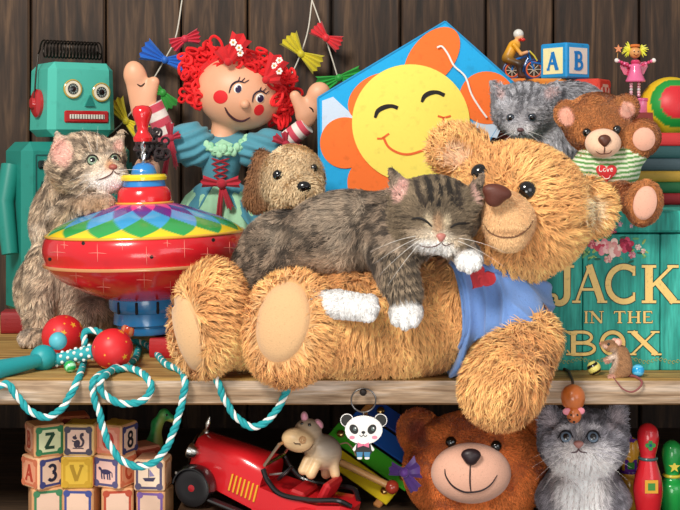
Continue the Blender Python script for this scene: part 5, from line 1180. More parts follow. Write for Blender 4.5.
# ------------------------------------------------------------ jump rope with starry handles
R_ = root('jump_rope', 'turquoise and white twisted jump rope with red starry ball handles, looped over the shelf edge', 'jump rope', onshelf(100, 372))
TQ2 = '#1d9aa0'; RR = .0046
def rp3(u, v, lift=0.):
    if lift > .01: return P(u, v, lift)
    if v < 376: return onshelf(u, v, RR+lift)
    return P(u, v, -.010-lift)
def rope(pts):
    p = []
    for q in pts:
        l_ = q[2] if len(q) > 2 else 0.; p.append(rp3(q[0], q[1], l_))
    L_ = int(sum(math.dist(p[i], p[i+1]) for i in range(len(p)-1))/.0016); c = spline(p, L_); T = nrm(np.gradient(c, axis=0))
    ln = np.concatenate([[0], np.cumsum(np.linalg.norm(np.diff(c, axis=0), axis=1))]); A = np.cross(T[0], (0, 1, .01)); A /= np.linalg.norm(A); fr_ = []
    for i in range(len(c)):
        A = A-(A@T[i])*T[i]; A /= np.linalg.norm(A); fr_.append((A, np.cross(T[i], A)))
    for ph, col, rad in ((0, TQ2, .60), (2.5, '#f3efe8', .44), (4.3, TQ2, .60)):
        m = MB(); q = [c[i]+RR*.5*(cos(ln[i]/.0040+ph)*fr_[i][0]+sin(ln[i]/.0040+ph)*fr_[i][1]) for i in range(len(c))]
        o = m.tube(q, RR*rad, col, 8).build('strand', M('cotton', rough=.75, var=.1, vs=400, bump=.3, bs=1200), R_, True, world=True)
        o['label'] = 'white twisted strand' if col != TQ2 else 'turquoise twisted strand'
rope([(-12, 392), (6, 384), (17, 396), (30, 411), (47, 417), (62, 408), (74, 388), (81, 372), (84, 360), (84.5, 345, .09), (85, 333, .10), (92, 330, .10), (103, 334, .09)])
rope([(131, 342), (143, 343), (155, 352), (166, 364), (180, 370), (185, 380), (182, 402), (174, 430), (163, 453), (146, 466), (124, 462), (108, 442), (99, 412), (93, 393), (95, 379), (108, 372), (128, 368, .001), (143, 374, .0), (151, 385, .001), (146, 398, .002), (128, 404, .003), (110, 399, .005), (100, 387, .006), (103, 377.5, .006), (118, 366, .002), (134, 360, .002), (139, 348, .001)])
rope([(212, 371), (217, 380), (224, 398), (237, 418), (255, 427), (272, 416), (284, 397), (291, 378), (294, 370)])
def star(r): return [(rad*sin(k*pi/5), rad*cos(k*pi/5)) for k in range(10) for rad in ((r,) if k % 2 == 0 else (r*.42,))][::-1]
def starball(u, v, r, seed, Y=None):
    Y_ = ballY(v, r) if Y is None else Y; c = P(u, v, Y_); rr = r*S(Y_); m = MB(); m.ball(c, rr, '#d8262c', seg=48); hnd = m.build('handle_ball', VINYL(), R_, True, world=True); hnd['label'] = 'red ball end printed with gold stars'
    m = MB(); rd = random.Random(seed); done = []
    while len(done) < 26:
        z = rd.uniform(-.95, .95); a = rd.uniform(0, 2*pi); q = np.array([math.sqrt(1-z*z)*cos(a), math.sqrt(1-z*z)*sin(a), z])
        if all(np.linalg.norm(q-d_) > .42 for d_ in done): done.append(q)
        elif rd.random() < .003: break
    for i, q in enumerate(done):
        ex, ey, n_ = frame_of(q, rd.uniform(0, 70)); big = i % 3 == 0; pr = [(x*rr*(.17 if big else .07), y*rr*(.17 if big else .07)) for x, y in star(1.)]
        m.prism(pr, rr*.015, (c+q*rr*.985, ex, ey), '#eeb23c')
    m.build('gold_star', GLOSS(), hnd, world=True); return c, rr, Y_
c1, r1, y1 = starball(63, 336, 21, 1); c2, r2, y2 = starball(112.5, 349, 20.5, 2)
def seg_(name, a, b, r0, r1_, col, dots=None, label=None):
    m = MB(); a = np.array(a); b = np.array(b); n = 30; m.tube([a+(b-a)*i/(n-1) for i in range(n)], np.linspace(r0, r1_, n), col, 20); o = m.build(name, VINYL(), R_, True, world=True)
    if label: o['label'] = label
    if dots:
        Hx = HitM(m); m2 = MB(); ax_ = nrm(b-a); ex = nrm(np.cross(ax_, (0, 0, 1))); ez = np.cross(ex, ax_); L_ = np.linalg.norm(b-a); i = 0; t = .12
        while t < .95:
            for k in range(6):
                an = k*pi/3+(i % 2)*pi/6; rad = r0+(r1_-r0)*t; m2.ball(a+ax_*L_*t+(ex*cos(an)+ez*sin(an))*rad, np.array([rad*.3]*3)*np.array([1, 1, 1]), '#eef4ee', seg=8)
            i += 1; t += .16
        m2.build('white_dot', VINYL(), o, True, world=True)
    return o
s1 = S(.12)
pA, pB = onshelf(20, 369, .010), onshelf(43, 358, .0145)
seg_('grip', pA-np.array([.03, .01, 0]), pA+(pB-pA)*.75, .0125, .0085, TQ2)
m = MB(); m.ball(pB, .0172, TQ2, seg=32); m.build('grip_ball', VINYL(), R_, True, world=True)
pC = P(58, 341, pB[1]+.010); m = MB(); m.ball(pC, .0118, '#58b6c6', seg=28); o = m.build('grip_knob', VINYL(), R_, True, world=True)
seg_('dotted_rod', onshelf(52, 361, .009), c2-np.array([r2*.9, 0, .003]), .0078, .0088, '#2fa3ab', dots=1, label='turquoise rod with white dots')

# ------------------------------------------------------------ mouse on the shelf
Ym = .018; R_ = root('mouse', 'small brown mouse sitting up on the shelf in front of the toy crate', 'mouse', onshelf(620, 377.5))
g = [E(622, 364, Ym, 9.5, 13, 9, 10, k=4), E(621, 354, Ym-.001, 7.5, 9, 7.5, 25, k=4), E(611, 346, Ym-.004, 7.5, 5.6, 5.4, -12, k=3), K(608, 345.5, Ym-.005, 4.4, 601.5, 343.8, Ym-.006, 1.8, k=2), E(619, 372, Ym-.004, 9, 5.5, 8, k=4),
     K(614, 356, Ym-.006, 2.2, 604.5, 359.5, Ym-.01, 1.5, k=1.5), K(614, 358, Ym, 2.2, 606, 362, Ym+.002, 1.4, k=1.5), K(616, 375.5, Ym-.009, 2.4, 609, 376.5, Ym-.012, 1.5, k=1.5)]
b_ = sdf_mesh(g, .8, Ym); Hm_ = Hit(b_)
furry('body', b_, painter(g, '#a2754f', [(611, 362, 6, 13, -10, '#e3cdbb', .6), (604, 346, 3, 2, 0, '#e0b9a4', .5), (606, 361, 4, 2.5, 0, '#dca58f', .4), (611, 376, 5, 2, 0, '#dca58f', .4)], lambda p, n, U, V_, C: C*(1+.4*(noise(p, 250)-.5))[:, None]), R_, 9000, 2., .5, (.6, 0, -.8), lift=.3, swirl=.3, Y=Ym, jit=.18)
for (u, v, r_) in ((618, 342.5, 4.2), (614.5, 341, 3.2)):
    m = MB(); m.ball(P(u, v, Ym-.006 if r_ > 4 else Ym), np.array([r_*.95, .9, r_])*S(Ym), '#d89a86', seg=18); m.ball(P(u-.3, v+.3, Ym-.0075 if r_ > 4 else Ym-.0015), np.array([r_*.65, .5, r_*.7])*S(Ym), '#eec0ac', seg=14); m.build('ear', VINYL(), R_, True, world=True)
eyeball('eye', Hm_, 608.5, 344.2, 1.5, R_, slit=1, sink=-.1, Y=Ym)
m = MB(); m.ball(P(600.3, 343.6, Ym-.006), 1.3*S(Ym), '#c87a6c', seg=10); m.build('nose', VINYL(), R_, True, world=True)
tl = [onshelf(627, 375.5, .0014), onshelf(635, 376.5, .0016), P(641.5, 381, -.004), P(640, 387, -.007), P(632, 392, -.0075), P(623, 389, -.0075), P(617, 382, -.006), P(613, 377, -.004)]
c_ = spline(tl, 50); m = MB(); m.tube(c_, np.linspace(1.5, .5, 50)*S(0), '#8a4a48', 8); m.build('tail', VINYL(), R_, True, world=True)

# ------------------------------------------------------------ wooden mouse hanging over the edge
Yw = -.026; s = S(Yw); R_ = root('toy_mouse', 'turned orange wooden toy mouse hanging over the shelf edge by its leather tail', 'toy mouse', P(573, 420, Yw))
m = MB(s); c = P(573, 398, Yw); m2 = MB()
m.lathe([(.5, -13), (6, -12), (10.5, -7), (12.3, 0), (11.5, 6), (8, 11), (3.5, 13.5), (.5, 14)], c/s, '#b9622a', seg=36); wm = M('turned_wood', rough=.3, var=.18, vs=45, coat=.4); m.build('body', wm, R_, True, world=True)
m = MB(); m.ball(P(574, 415, Yw-.006), np.array([7.5, 7, 8.5])*s, '#b5602c', seg=24); hd_ = m.build('head', wm, R_, True, world=True)
for (u, v) in ((567, 411.5), (580.5, 411)): m = MB(); m.ball(P(u, v, Yw-.009), np.array([4.4, 1.5, 3.6])*s, '#e58a98', seg=18); m.build('ear', VINYL(), hd_, True, world=True)
for (u, v) in ((571, 415), (577.5, 415)): m = MB(); m.ball(P(u, v, Yw-.0145), 1.1*s, '#100c0a', seg=10); m.build('eye', GLOSS(), hd_, True, world=True)
m = MB()
for k, (dx, dy) in enumerate(((-8, 2), (-8, -1), (-6, 5))): m.tube([P(571, 419.5, Yw-.013), P(571+dx, 419+dy, Yw-.017)], .3*s, '#15110e', 5)
m.ball(P(574, 422, Yw-.0125), 1.3*s, '#1a100c', seg=10); m.build('whiskers', MATTE(), hd_, True, world=True)
m = MB(); m.tube(spline([P(573, 386, Yw), P(572.5, 381, Yw+.006), onshelf(571, 376.5, .0025), onshelf(568, 371, .0022), onshelf(562, 368, .002)], 30), 1.5*s, '#3f3126', 8); m.build('leather_tail', MATTE(), R_, True, world=True)

# ------------------------------------------------------------ nail and panda keychain
R_ = root('nail', 'dark iron nail driven into the shelf front holding the key ring', 'nail', P(363, 391, -.006)); m = MB(); Rn = np.array(Matrix.Rotation(pi/2, 3, 'X'))
m.lathe([(.0012, -.012), (.0012, .006), (.0042, .007), (.0046, .0085), (.0035, .0105), (.0008, .0115)], P(363, 391, -.006), '#2a2624', Rn, 14); m.build('shank', M('iron', rough=.45, var=.2, metal=.8), R_, True, world=True)
Yp = -.0085; s = S(Yp); R_ = root('panda_keychain', 'black and white enamel panda charm hanging from a steel key ring', 'keychain', P(363, 428, Yp))
q = lambda u, v, y=0.: P(u, v, Yp-y)
m = MB(); 
for k in range(2): m.tube([P(363.5, 400.3, Yp)+np.array([12.3*s*cos(t), -.0006+.0012*k, 11.8*s*sin(t)]) for t in np.linspace(0, 2*pi, 56, endpoint=False)], .75*s, '#7d7a78', 8, True)
m.build('key_ring', METAL(), R_, True, world=True)
m = MB(); m.tube([q(363.5, 413.5)+np.array([0, 2.2*s*cos(t), 2.4*s*sin(t)]) for t in np.linspace(0, 2*pi, 20, endpoint=False)], .6*s, '#a8a6a2', 8, True); m.build('link', METAL(), R_, True, world=True)
def plate(name, poly, y, th, col, parent=R_, bev=.25, mat=None):
    m = MB(); m.prism([(p_[0]*s, -p_[1]*s) for p_ in poly], th*s, (q(0, 0, y*s)*0+np.array([P(0, 0, Yp)[0], Yp-y*s, ZC+150*s]), (1, 0, 0), (0, 0, 1)), col)
    o = m.build(name, mat or M('enamel', rough=.5, var=.02), parent, world=True); md = o.modifiers.new('round', 'BEVEL'); md.width = bev*s; md.segments = 2; return o
for u in (347, 380.5): plate('ear_rim', oval(u, 420, 6.8, 6.8), -.6, 2.2, '#a9a6a4', mat=METAL()); plate('ear', oval(u, 420, 6, 6), -.4, 2.6, '#15130f')
pl = plate('head_rim', oval(363.7, 429.5, 18.9, 14.6, 0, 48), -.5, 2.8, '#a9a6a4', mat=METAL()); hd_ = plate('head', oval(363.7, 429.5, 18.2, 13.9, 0, 48), 2.1, 1.2, '#f2eee8')
for (u, a) in ((353.8, 35), (371.8, -35)): e = plate('eye_patch', oval(u, 428.5, 5.2, 4, a+90), 3.2, .5, '#15130f', hd_); plate('eye', oval(u+1, 428, 1.8, 2, 0, 16), 3.7, .3, '#5b6a66', e, .1); plate('glint', oval(u+1.6, 427.2, .7, .8, 0, 10), 4., .2, '#f4f4f4', e, .05)
plate('nose', oval(363.3, 431.6, 1.9, 1.4), 3.2, .6, '#15130f', hd_)
for u in (352, 374.5): plate('cheek', oval(u, 436.7, 2.8, 1.8), 3.2, .3, '#e88aa0', hd_, .1)
m = MB(); zf = lambda pts: [P(a, b, Yp-3.5*s) for a, b in pts]
m.tube(spline(zf([(359.5, 435), (361.3, 436.6), (363.3, 435.2), (365.3, 436.6), (367, 435)]), 16), .35*s, '#15130f', 6); m.tube(zf([(363.3, 432.5), (363.3, 435.2)]), .3*s, '#15130f', 6); m.build('mouth', MATTE(), hd_, True, world=True)
bd = plate('body', [(356.5, 443), (370.5, 443), (372, 452), (369, 456), (358, 456), (355, 452)], -.3, 2.6, '#1d1b1a')
for pts in ([(356.5, 443.5), (352.5, 449), (354, 451), (357.5, 448)], [(370.5, 443.5), (374.5, 449), (373, 451), (369.5, 448)]): plate('arm', pts, 0, 2.2, '#eeeae4')
for u in (359.6, 367): plate('trouser_leg', [(u-3.2, 451.5), (u+3.2, 451.5), (u+2.6, 456.5), (u-2.6, 456.5)], 2.1, .7, '#3d7fa8', bd); plate('shoe', oval(u, 457.5, 2.6, 1.5), 1.6, 1., '#e8e4de', bd)
plate('bow_tie', [(357.5, 441.5), (363.3, 443.8), (369, 441.5), (369, 447), (363.3, 445), (357.5, 447)], 2.6, .8, '#e0708e', bd)

# ------------------------------------------------------------ alphabet blocks on the lower shelf
Yb = .10; s = S(Yb); sz = .0415; gL = 'wooden alphabet blocks piled on the lower shelf'; LZ = FLZ
z1, z2, z3 = LZ, LZ+sz+.0002, LZ+2*sz+.0004
TN_ = '#d29c6c'; CR = '#e6c2aa'; RU = '#c8583c'
X_ = lambda u, Y=Yb: P(u, 0, Y)[0]
block('alphabet block with rust B and green framed Z, topmost at left', (X_(45), Yb, z3), sz, 30, {'left': ('#e0a584', 'B', '#b5482e', '#c07a55'), 'front': ('#d8dcae', 'Z', '#123f26', '#2f7a4c')}, '', gL, TN_)
block('alphabet block with a squirrel picture and mustard top in the top row', (X_(82), Yb+.002, z3), sz*.99, -3, {'front': ('#eec6b0', 'pic_squirrel', '#3d3040', '#4a4454'), 'top': ('#cba42c', '', '', '#a8861f')}, '', gL, '#ddb878')
block('alphabet block with red O and dark 8 in the top row', (X_(116.5), Yb+.004, z3), sz*.97, -24, {'front': ('#e9a088', 'O', '#c0392f', '#dc8468'), 'right': (CR, '8', '#14121c', '#3a3a66'), 'top': ('#cba83c', '', '', '#b08c2a')}, '', gL, TN_)
block('alphabet block with a rust A and a dark blue 3, lower left', (X_(44), Yb-.003, z2), sz, 45, {'left': ('#e39a76', 'A', '#b5402a', '#cf7350'), 'front': (CR, '3', '#171a33', '#3a3f78'), 'top': ('#e0a276', '', '', '')}, '', gL, '#e8b88c')
block('mustard yellow alphabet block with a V in a circle', (X_(79.5), Yb-.001, z2), sz, 2, {'front': ('#dfb53a', 'V', '#a8821a', '#c79a22'), 'right': ('#e39a76', '', '#b5402a', '#cf7350'), 'top': ('#e9dccb', '', '', '')}, '', gL, '#d8ad3a')
block('alphabet block with a dark horse picture and an orange side', (X_(115), Yb, z2), sz, -24, {'front': ('#ecc0b4', 'pic_horse', '#3a3358', '#54507a'), 'right': ('#e8a078', 'C', '#c0502f', '#e0805a'), 'top': ('#efc49a', '', '', '')}, '', gL, '#efc49a')
block('pale alphabet block with a sailing boat picture beside the red car', (X_(153.5), Yb-.006, z2-.002+.0), sz*.98, -6, {'front': ('#eed3b8', 'pic_boat', '#3a3550', '#564f6c'), 'right': ('#e9b48c', '', '', '#c98a5c'), 'top': ('#e9a882', '', '', '')}, '', gL, '#efc8a0')
block('reddish alphabet block behind the green framed Z block', (X_(73, .15), .152, z3+.002), sz*.95, 20, {'front': (RU, '', '', '#9c3c28'), 'top': ('#c8683f', '', '', '')}, '', gL, '#d07a50')
block('rust alphabet block behind the pale boat block', (X_(140, .15), .152, z2), sz, 38, {'front': ('#d8765a', '', '', '#b5482e'), 'left': ('#d8765a', '', '', '#b5482e'), 'top': ('#d88a68', '', '', '')}, '', gL, '#d98a6c')
for u, Y_, yw, c, ch, lab in ((46, Yb, 20, '#3f7f55', 'R', 'alphabet block with a green frame at the bottom left'), (82, Yb, -4, '#3d4a8c', 'K', 'alphabet block with a blue frame in the bottom row'), (118, Yb, 8, '#b5482e', 'T', 'alphabet block with a rust frame in the bottom row'), (155, Yb-.004, -10, '#7a5a9c', 'H', 'alphabet block with a purple frame at the bottom beside the car')):
    block(lab, (X_(u, Y_), Y_, z1), sz*(1 if u != 155 else .95), yw, {'front': (CR, '', c, c)}, '', gL, TN_)
block('alphabet block lying unseen faced behind the bottom row at the left', (X_(73, .152), .152, z2), sz*1.05, 20, {'top': (CR, '', '', '')}, '', gL, TN_)
block('alphabet block low behind the rust framed block', (X_(140, .155), .152, z1), sz, 30, {'front': (CR, '', '', '#8a3a2a')}, '', gL, TN_)
block('alphabet block low behind the blue framed block', (X_(73, .155), .152, z1), sz, 15, {'front': (CR, '', '', '#8a3a2a')}, '', gL, TN_)

# ------------------------------------------------------------ green dinosaur
Yd = .215; R_ = root('toy_dinosaur', 'green long-necked toy dinosaur looking over the alphabet blocks', 'toy dinosaur', (X_(155, Yd), Yd, LZ)); dv = 150+(ZC-LZ)/S(Yd)
g = [K(172, 419, Yd, 3.6, 164, 414, Yd, 5, k=3), K(164, 414, Yd, 4.8, 157, 424, Yd, 5, k=3), K(157, 424, Yd, 5, 154, 446, Yd, 7.5, k=5), K(154, 446, Yd, 7.5, 146, 464, Yd, 14, k=8), E(134, dv-28, Yd, 30, 17, 17, 0, k=8), K(108, dv-26, Yd, 9, 74, dv-8, Yd+.02, 2, k=6)]
g += [K(146, dv-20, Yd-.012, 8, 148, dv-5, Yd-.014, 6, k=4), K(122, dv-20, Yd-.012, 8, 120, dv-5, Yd-.014, 6, k=4), K(146, dv-20, Yd+.014, 8, 148, dv-5, Yd+.014, 6, k=4), K(122, dv-20, Yd+.014, 8, 120, dv-5, Yd+.014, 6, k=4)]
b_ = sdf_mesh(g, 1.1, Yd); He = Hit(b_); solid('body', b_, painter(g, '#2a9a4c', [(159, 440, 5, 26, -8, '#c9c25e', .6, .8), (170, 421, 5, 2, 10, '#c9c25e', .6)], lambda p, n, U, V_, C: C*(1+.5*(noise(p, 300)-.5))[:, None]), R_, SATIN()); eyeball('eye', He, 167, 415, 1.3, R_, slit=1, sink=0, Y=Yd)

# ------------------------------------------------------------ red toy car
Yv = .085; s = S(Yv)*1.16; Cc = P(258, 490, Yv)
q3 = Matrix.Rotation(radians(-20), 3, 'Z') @ Matrix.Rotation(radians(15), 3, 'Y')     # local -x is the nose
R_ = root('toy_car', 'red tin vintage roadster with yellow louvres, nose tilted up to the left', 'toy car', Cc, q3.to_euler())
RED = '#cf1f26'; CM = GLOSS()
m = MB(s)   # hood: rounded box section tapering to the radiator
def loft(m, secs, col):
    n = len(secs[0]); V = [p_ for sec in secs for p_ in sec]; Fc = []
    for j in range(len(secs)-1):
        for i in range(n): k = (i+1) % n; Fc.append((j*n+i, j*n+k, (j+1)*n+k, (j+1)*n+i))
    Fc += [tuple(range(n))[::-1], tuple((len(secs)-1)*n+i for i in range(n))]; m.add(V, Fc, col)
def sec(x, w_, z0, z1, rnd=.5, n=16):
    pts = [(x, -w_, z0)]+[(x, -w_*cos(a)**rnd if 0 else -w_*(abs(cos(a))**.55)*(1 if cos(a) > 0 else -1), z0+(z1-z0)*(.45+.55*abs(sin(a))**.7)) for a in np.linspace(0, pi, n)]+[(x, w_, z0)]
    return pts
loft(m, [sec(-62, 13, -4, 30), sec(-58, 14.5, -5, 32), sec(-20, 20, -7, 33), sec(6, 24, -8, 33), sec(9, 24, -8, 30)], RED); m.build('bonnet', CM, R_, True)
m = MB(s); loft(m, [[(x, -w_, z0), (x, -w_, z1), (x, w_, z1), (x, w_, z0)] for x, w_, z0, z1 in ((7, 24, -9, 12), (30, 26, -9, 12), (62, 24, -9, 15), (80, 19, -6, 20), (88, 12, 0, 18))], RED)
m.build('tub', CM, R_)
m = MB(s); 
for sy in (-1, 1): m.tube(spline([(8, sy*24, 28), (16, sy*25.5, 20), (30, sy*26, 14), (55, sy*25, 18), (76, sy*20, 24), (86, sy*10, 20)], 30), 2.2, '#1b1a1c', 8)
m.build('body_rim', CM, R_, True)
m = MB(s); m.box((40, 0, 15), (14, 34, 6), '#b51d24', bev=2); m.box((62, 0, 24), (7, 34, 18), '#b51d24', R=rotm(-12), bev=2.5); m.build('seat', SATIN(), R_)
m = MB(s); m.prism([(-13*abs(cos(a))**.8*(1 if cos(a) > 0 else -1), 14+19*sin(a) if sin(a) > 0 else 14+17*sin(a)) for a in np.linspace(0, 2*pi, 26, endpoint=False)], 3, ((-62, 0, 0), (0, 1, 0), (0, 0, 1)), '#b8b2a6')
m.prism([(-10*cos(a), 14+15*sin(a)) for a in np.linspace(0, 2*pi, 26, endpoint=False)], -1.2, ((-65.2, 0, 0), (0, 1, 0), (0, 0, 1)), '#6a6660'); m.build('radiator', METAL(), R_)
m = MB(s); m.lathe([(3.6, 0), (3, 2), (1.3, 4), (2.4, 8), (2.4, 10), (.4, 15)], (-60, 0, 31), '#d8d4ca', seg=14); m.build('bonnet_ornament', METAL(), R_, True)
for sy in (-1, 1):
    m = MB(s); m.lathe([(1, 9), (5, 6), (7, 0), (6.5, -1), (.5, -1.5)], (-64, sy*15, 17), '#c8c4bc', np.array(Matrix.Rotation(pi/2, 3, 'Y')), 20); m.build('headlight', METAL(), R_, True)
    for x_, nm in ((-48, 0), (58, 1)):
        m = MB(s); rw = 16; Rw = np.array(Matrix.Rotation(pi/2, 3, 'X')); m.lathe([(9, -4), (13, -4.5), (rw, -3), (rw, 3), (13, 4.5), (9, 4)], (x_, sy*27, -8), '#191719', Rw, 36); wh = m.build('wheel', SATIN(), R_, True)
        m = MB(s); m.lathe([(9.6, -3), (9.6, 3), (7, 3.5), (6, 1.5), (3, 1.5), (3, 4), (.5, 4.5)], (x_, sy*27, -8), '#a81c24', Rw*np.array([1, 1, 1]) if sy < 0 else -Rw*np.array([-1, 1, 1]), 28); m.build('hub', GLOSS(), wh, True)
        m = MB(s); V = []; Fc = []; n = 18      # mudguard
        for i in range(n+1):
            a = pi*(.02+1.0*i/n); 
            for (yy, rad) in ((18, 17.5), (25, 19.5), (33, 17.5), (33, 16.5), (25, 18.2), (18, 16.4)): V.append((x_+rad*cos(a), sy*yy, -8+rad*sin(a)))
        for i in range(n):
            for j in range(6): k = (j+1) % 6; Fc.append((i*6+j, i*6+k, i*6+6+k, i*6+6+j))
        m.add(V, Fc, '#1c191b' if x_ < 0 else RED); m.build('mudguard', GLOSS(), R_, True)
    m = MB(s); m.box((5, sy*29, -12), (72, 9, 2.5), '#1c191b', bev=1); m.build('running_board', SATIN(), R_)
    m = MB(s); x0_ = -22
    for k in range(7): yb = 17.5+.22*k*1.; m.box((x0_+k*4.2+4, sy*(21.2+k*.55), 6), (1.7, 1.6, 15), '#e8a52a', bev=.3)
    m.build('louvre', GLOSS(), R_)
m = MB(s); Rw = rotm(0, 0, 0); a_ = radians(20)
for (p_, q_) in (((8, -22, 31), (16, -22, 52)), ((8, 22, 31), (16, 22, 52)), ((16, -22, 52), (16, 22, 52)), ((8, -22, 31), (8, 22, 31))): m.tube([p_, q_], 1.6, '#c2a58c', 8)
m.build('windscreen_frame', METAL(), R_, True)
m = MB(s); 
for (a, b) in (((-68, -24, -10), (-68, 24, -10)), ((-68, -24, -3), (-68, 24, -3)), ((-60, -10, -8), (-68, -10, -8)), ((-60, 10, -8), (-68, 10, -8))): m.tube([a, b], 1.3, '#c9c6c0', 8)
m.build('bumper', METAL(), R_, True)
m = MB(s); Rs = np.array(Matrix.Rotation(radians(-60), 3, 'Y')); m.tube([np.array((23, -9, 26))+Rs@np.array((8*cos(t), 8*sin(t), 0)) for t in np.linspace(0, 2*pi, 28, endpoint=False)], 1.1, '#17161a', 8, True)
for k in range(3): m.tube([(23, -9, 26), np.array((23, -9, 26))+Rs@np.array((8*cos(k*2.1), 8*sin(k*2.1), 0))], .7, '#8d8a86', 6)
m.tube([(23, -9, 26), (10, -9, 20)], .9, '#8d8a86', 6); m.build('steering_wheel', SATIN(), R_, True)
# hidden box the car is tipped up on
R_ = root('wooden_box', 'dark wooden box under the front wheels of the red toy car', 'box', (X_(207, .10), .10, LZ)); m = MB(); m.box((0, 0, .009), (.07, .09, .018), '#4a3524', bev=.002); m.build('box_body', M('block_wood', rough=.5, var=.12, vs=90, bump=.1, bs=300), R_)

# ------------------------------------------------------------ wooden hippo in the car
Yh = .075; s = S(Yh); R_ = root('toy_hippo', 'beige and grey wooden toy hippo with pink ears riding in the red car', 'toy hippo', P(315, 478, Yh))
BG = '#dcb98a'; GY = '#a3927f'
g = [E(323, 452, Yh, 19, 18, 17, -25, k=4, c=GY), E(308, 431, Yh-.006, 14, 12.5, 12, 0, k=4, c=GY), E(298, 440, Yh-.02, 16.5, 12, 13, -12, k=3, c=BG)]
g += [K(308, 460, Yh-.014, 5.5, 303, 470, Yh-.02, 5, k=2, c=BG), K(316, 464, Yh-.018, 5.5, 311, 474, Yh-.024, 5.2, k=2, c=BG), K(333, 462, Yh-.008, 5.5, 335, 474, Yh-.01, 5, k=2, c=BG), K(326, 462, Yh+.01, 5.5, 326, 474, Yh+.012, 5, k=2, c=BG)]
b_ = sdf_mesh(g, 1.1, Yh); Hp = Hit(b_); solid('body', b_, painter(g, GY, [(330, 445, 14, 10, -20, '#7f766f', .8, .6)], lambda p, n, U, V_, C: C*(1+.25*(noise(p*np.array([1, 1, 5]), 120)-.5))[:, None]), R_, SATIN())
for (u, v, a) in ((304.5, 417, 20), (319, 424, -35)):
    m = MB(); c = P(u, v, Yh-.008); m.ball(c, np.array([3.8, 2, 5.6])*s, '#b98c92', rotm(-a if u > 310 else 8), 18); m.ball(c-np.array([0, .0018, 0]), np.array([2.6, 1.2, 4.2])*s, '#e89ab0', rotm(-a if u > 310 else 8), 16); m.build('ear', VINYL(), R_, True, world=True)
for (u, v) in ((302, 423.5), (309.5, 425)): eyeball('eye', Hp, u, v, 1.7, R_, slit=1, sink=0, Y=Yh)
h, nn_ = Hp(302.5, 440); ex, ey, nz = frame_of(nn_)
m = MB(); m.tube([h+(ex*cos(t)+ey*sin(t))*3*s for t in np.linspace(0, 2*pi, 20, endpoint=False)], .8*s, '#b98a5c', 8, True); m.ball(h, 1.8*s, '#caa070', seg=12); m.build('nostril', VINYL(), R_, True, world=True)
m = MB(); line_on(m, Hp, [(286, 449), (292, 453), (300, 453), (309, 449), (313, 444)], .7, '#5e4632', 20, .4, Yh); m.build('mouth', MATTE(), R_, True, world=True)
m = MB(); m.tube(spline([P(340, 444, Yh), P(347, 443, Yh), P(353, 449, Yh), P(356, 456, Yh)], 20), .8*s, '#8a6f50', 6); m.build('tail', VINYL(), R_, True, world=True)

# ------------------------------------------------------------ xylophone leaning on the back of the lower shelf
Yx = .19; s = S(Yx); Cx = P(375, 458, Yx)
Mx = Matrix.Rotation(radians(48), 3, 'X') @ Matrix.Rotation(radians(-38), 3, 'Z')
R_ = root('xylophone', 'toy xylophone with yellow, green and blue bars tilted behind the panda charm', 'xylophone', Cx, Mx.to_euler())
def bar(y, c, L0, L1, wd=17):
    m = MB(s); m.box(((L0+L1)/2, y, 3), (L1-L0, wd, 3.2), c, bev=.9); b_ = m.build('bar', GLOSS(), R_); b_['label'] = 'painted metal bar'
    for x_ in (L0+10, L1-10):
        m = MB(s); m.lathe([(4.4, 4), (4.4, 5), (3.6, 7), (1.8, 8.2), (.3, 8.4)], (x_, y, 0), '#e0b978', seg=20); m.build('screw', METAL(), b_, True)
bar(-25, '#e8cc28', -64, 40, 20); bar(-2, '#48b82e', -52, 46, 20); bar(21, '#1d58b0', -46, 46, 20); bar(44, '#1a3f8c', -36, 44, 20)
for x_ in (-40, 32): m = MB(s); m.box((x_, 14, -1), (8, 110, 5), '#b8793e', bev=1); m.build('rail', M('block_wood', rough=.5, var=.12, vs=90, bump=.1, bs=300), R_)
R_ = root('mallet', 'wooden xylophone mallet stick resting in front of the yellow bar', 'mallet', P(360, 474, .13)); m = MB(); a, b = P(338, 461, .14), P(392, 487, .125); m.tube([a, b], 3.6*S(.13), '#c8965c', 14); m.build('stick', wm, R_, True, world=True); m = MB(); m.ball(b, 7*S(.13), '#b8402c', seg=20); m.build('mallet_head', GLOSS(), R_, True, world=True)

# ------------------------------------------------------------ brown bear on the lower shelf
Yo = .135; R_ = root('teddy_bear', 'orange brown teddy bear with pale muzzle and purple bow on the lower shelf', 'teddy bear', (X_(475, Yo), Yo, LZ))
OB = '#cf6f30'; bv = 150+(ZC-LZ)/S(Yo)
g = [E(475, 470, Yo, 71, 58, 46, 0, k=8), E(419, 432, Yo+.02, 21, 23, 13, 15, k=6), E(536, 432, Yo+.02, 19, 21, 13, -15, k=6), E(475, bv-34, Yo+.0, 58, 34, 44, k=10)]
b_ = sdf_mesh(g, 1.8, Yo); Ho = Hit(b_)
furry('body', b_, painter(g, OB, [(418, 432, 12, 15, 20, '#8a3a22', .5)], lambda p, n, U, V_, C: C*(1+.5*(fbm(p, 90)-.5))[:, None]), R_, 42000, 3.2, .95, (0, .1, -.3), lift=.6, swirl=1.2, Y=Yo, jit=.16, tipl=1.3)
mz = sdf_mesh([E(471, 473, Yo-.055, 40, 30, 24, 0)], 1.5, Yo); Hz = Hit(mz); solid('muzzle', mz, lambda p, n: np.tile(hexc('#e0ab92'), (len(p), 1)), R_, PLUSH())
nb = sdf_mesh([E(471, 455, Yo-.085, 10, 6.5, 6), E(471, 460, Yo-.085, 6, 5.5, 5, k=4)], .9, Yo); solid('nose', nb, lambda p, n: np.tile(hexc('#2a1a1e'), (len(p), 1)), R_, VINYL())
m = MB(); line_on(m, Hz, [(470.5, 462), (470, 472), (470, 484), (471, 492)], .8, '#2a1a1e', 12, .5, Yo); m.build('snout_seam', MATTE(), R_, True, world=True)
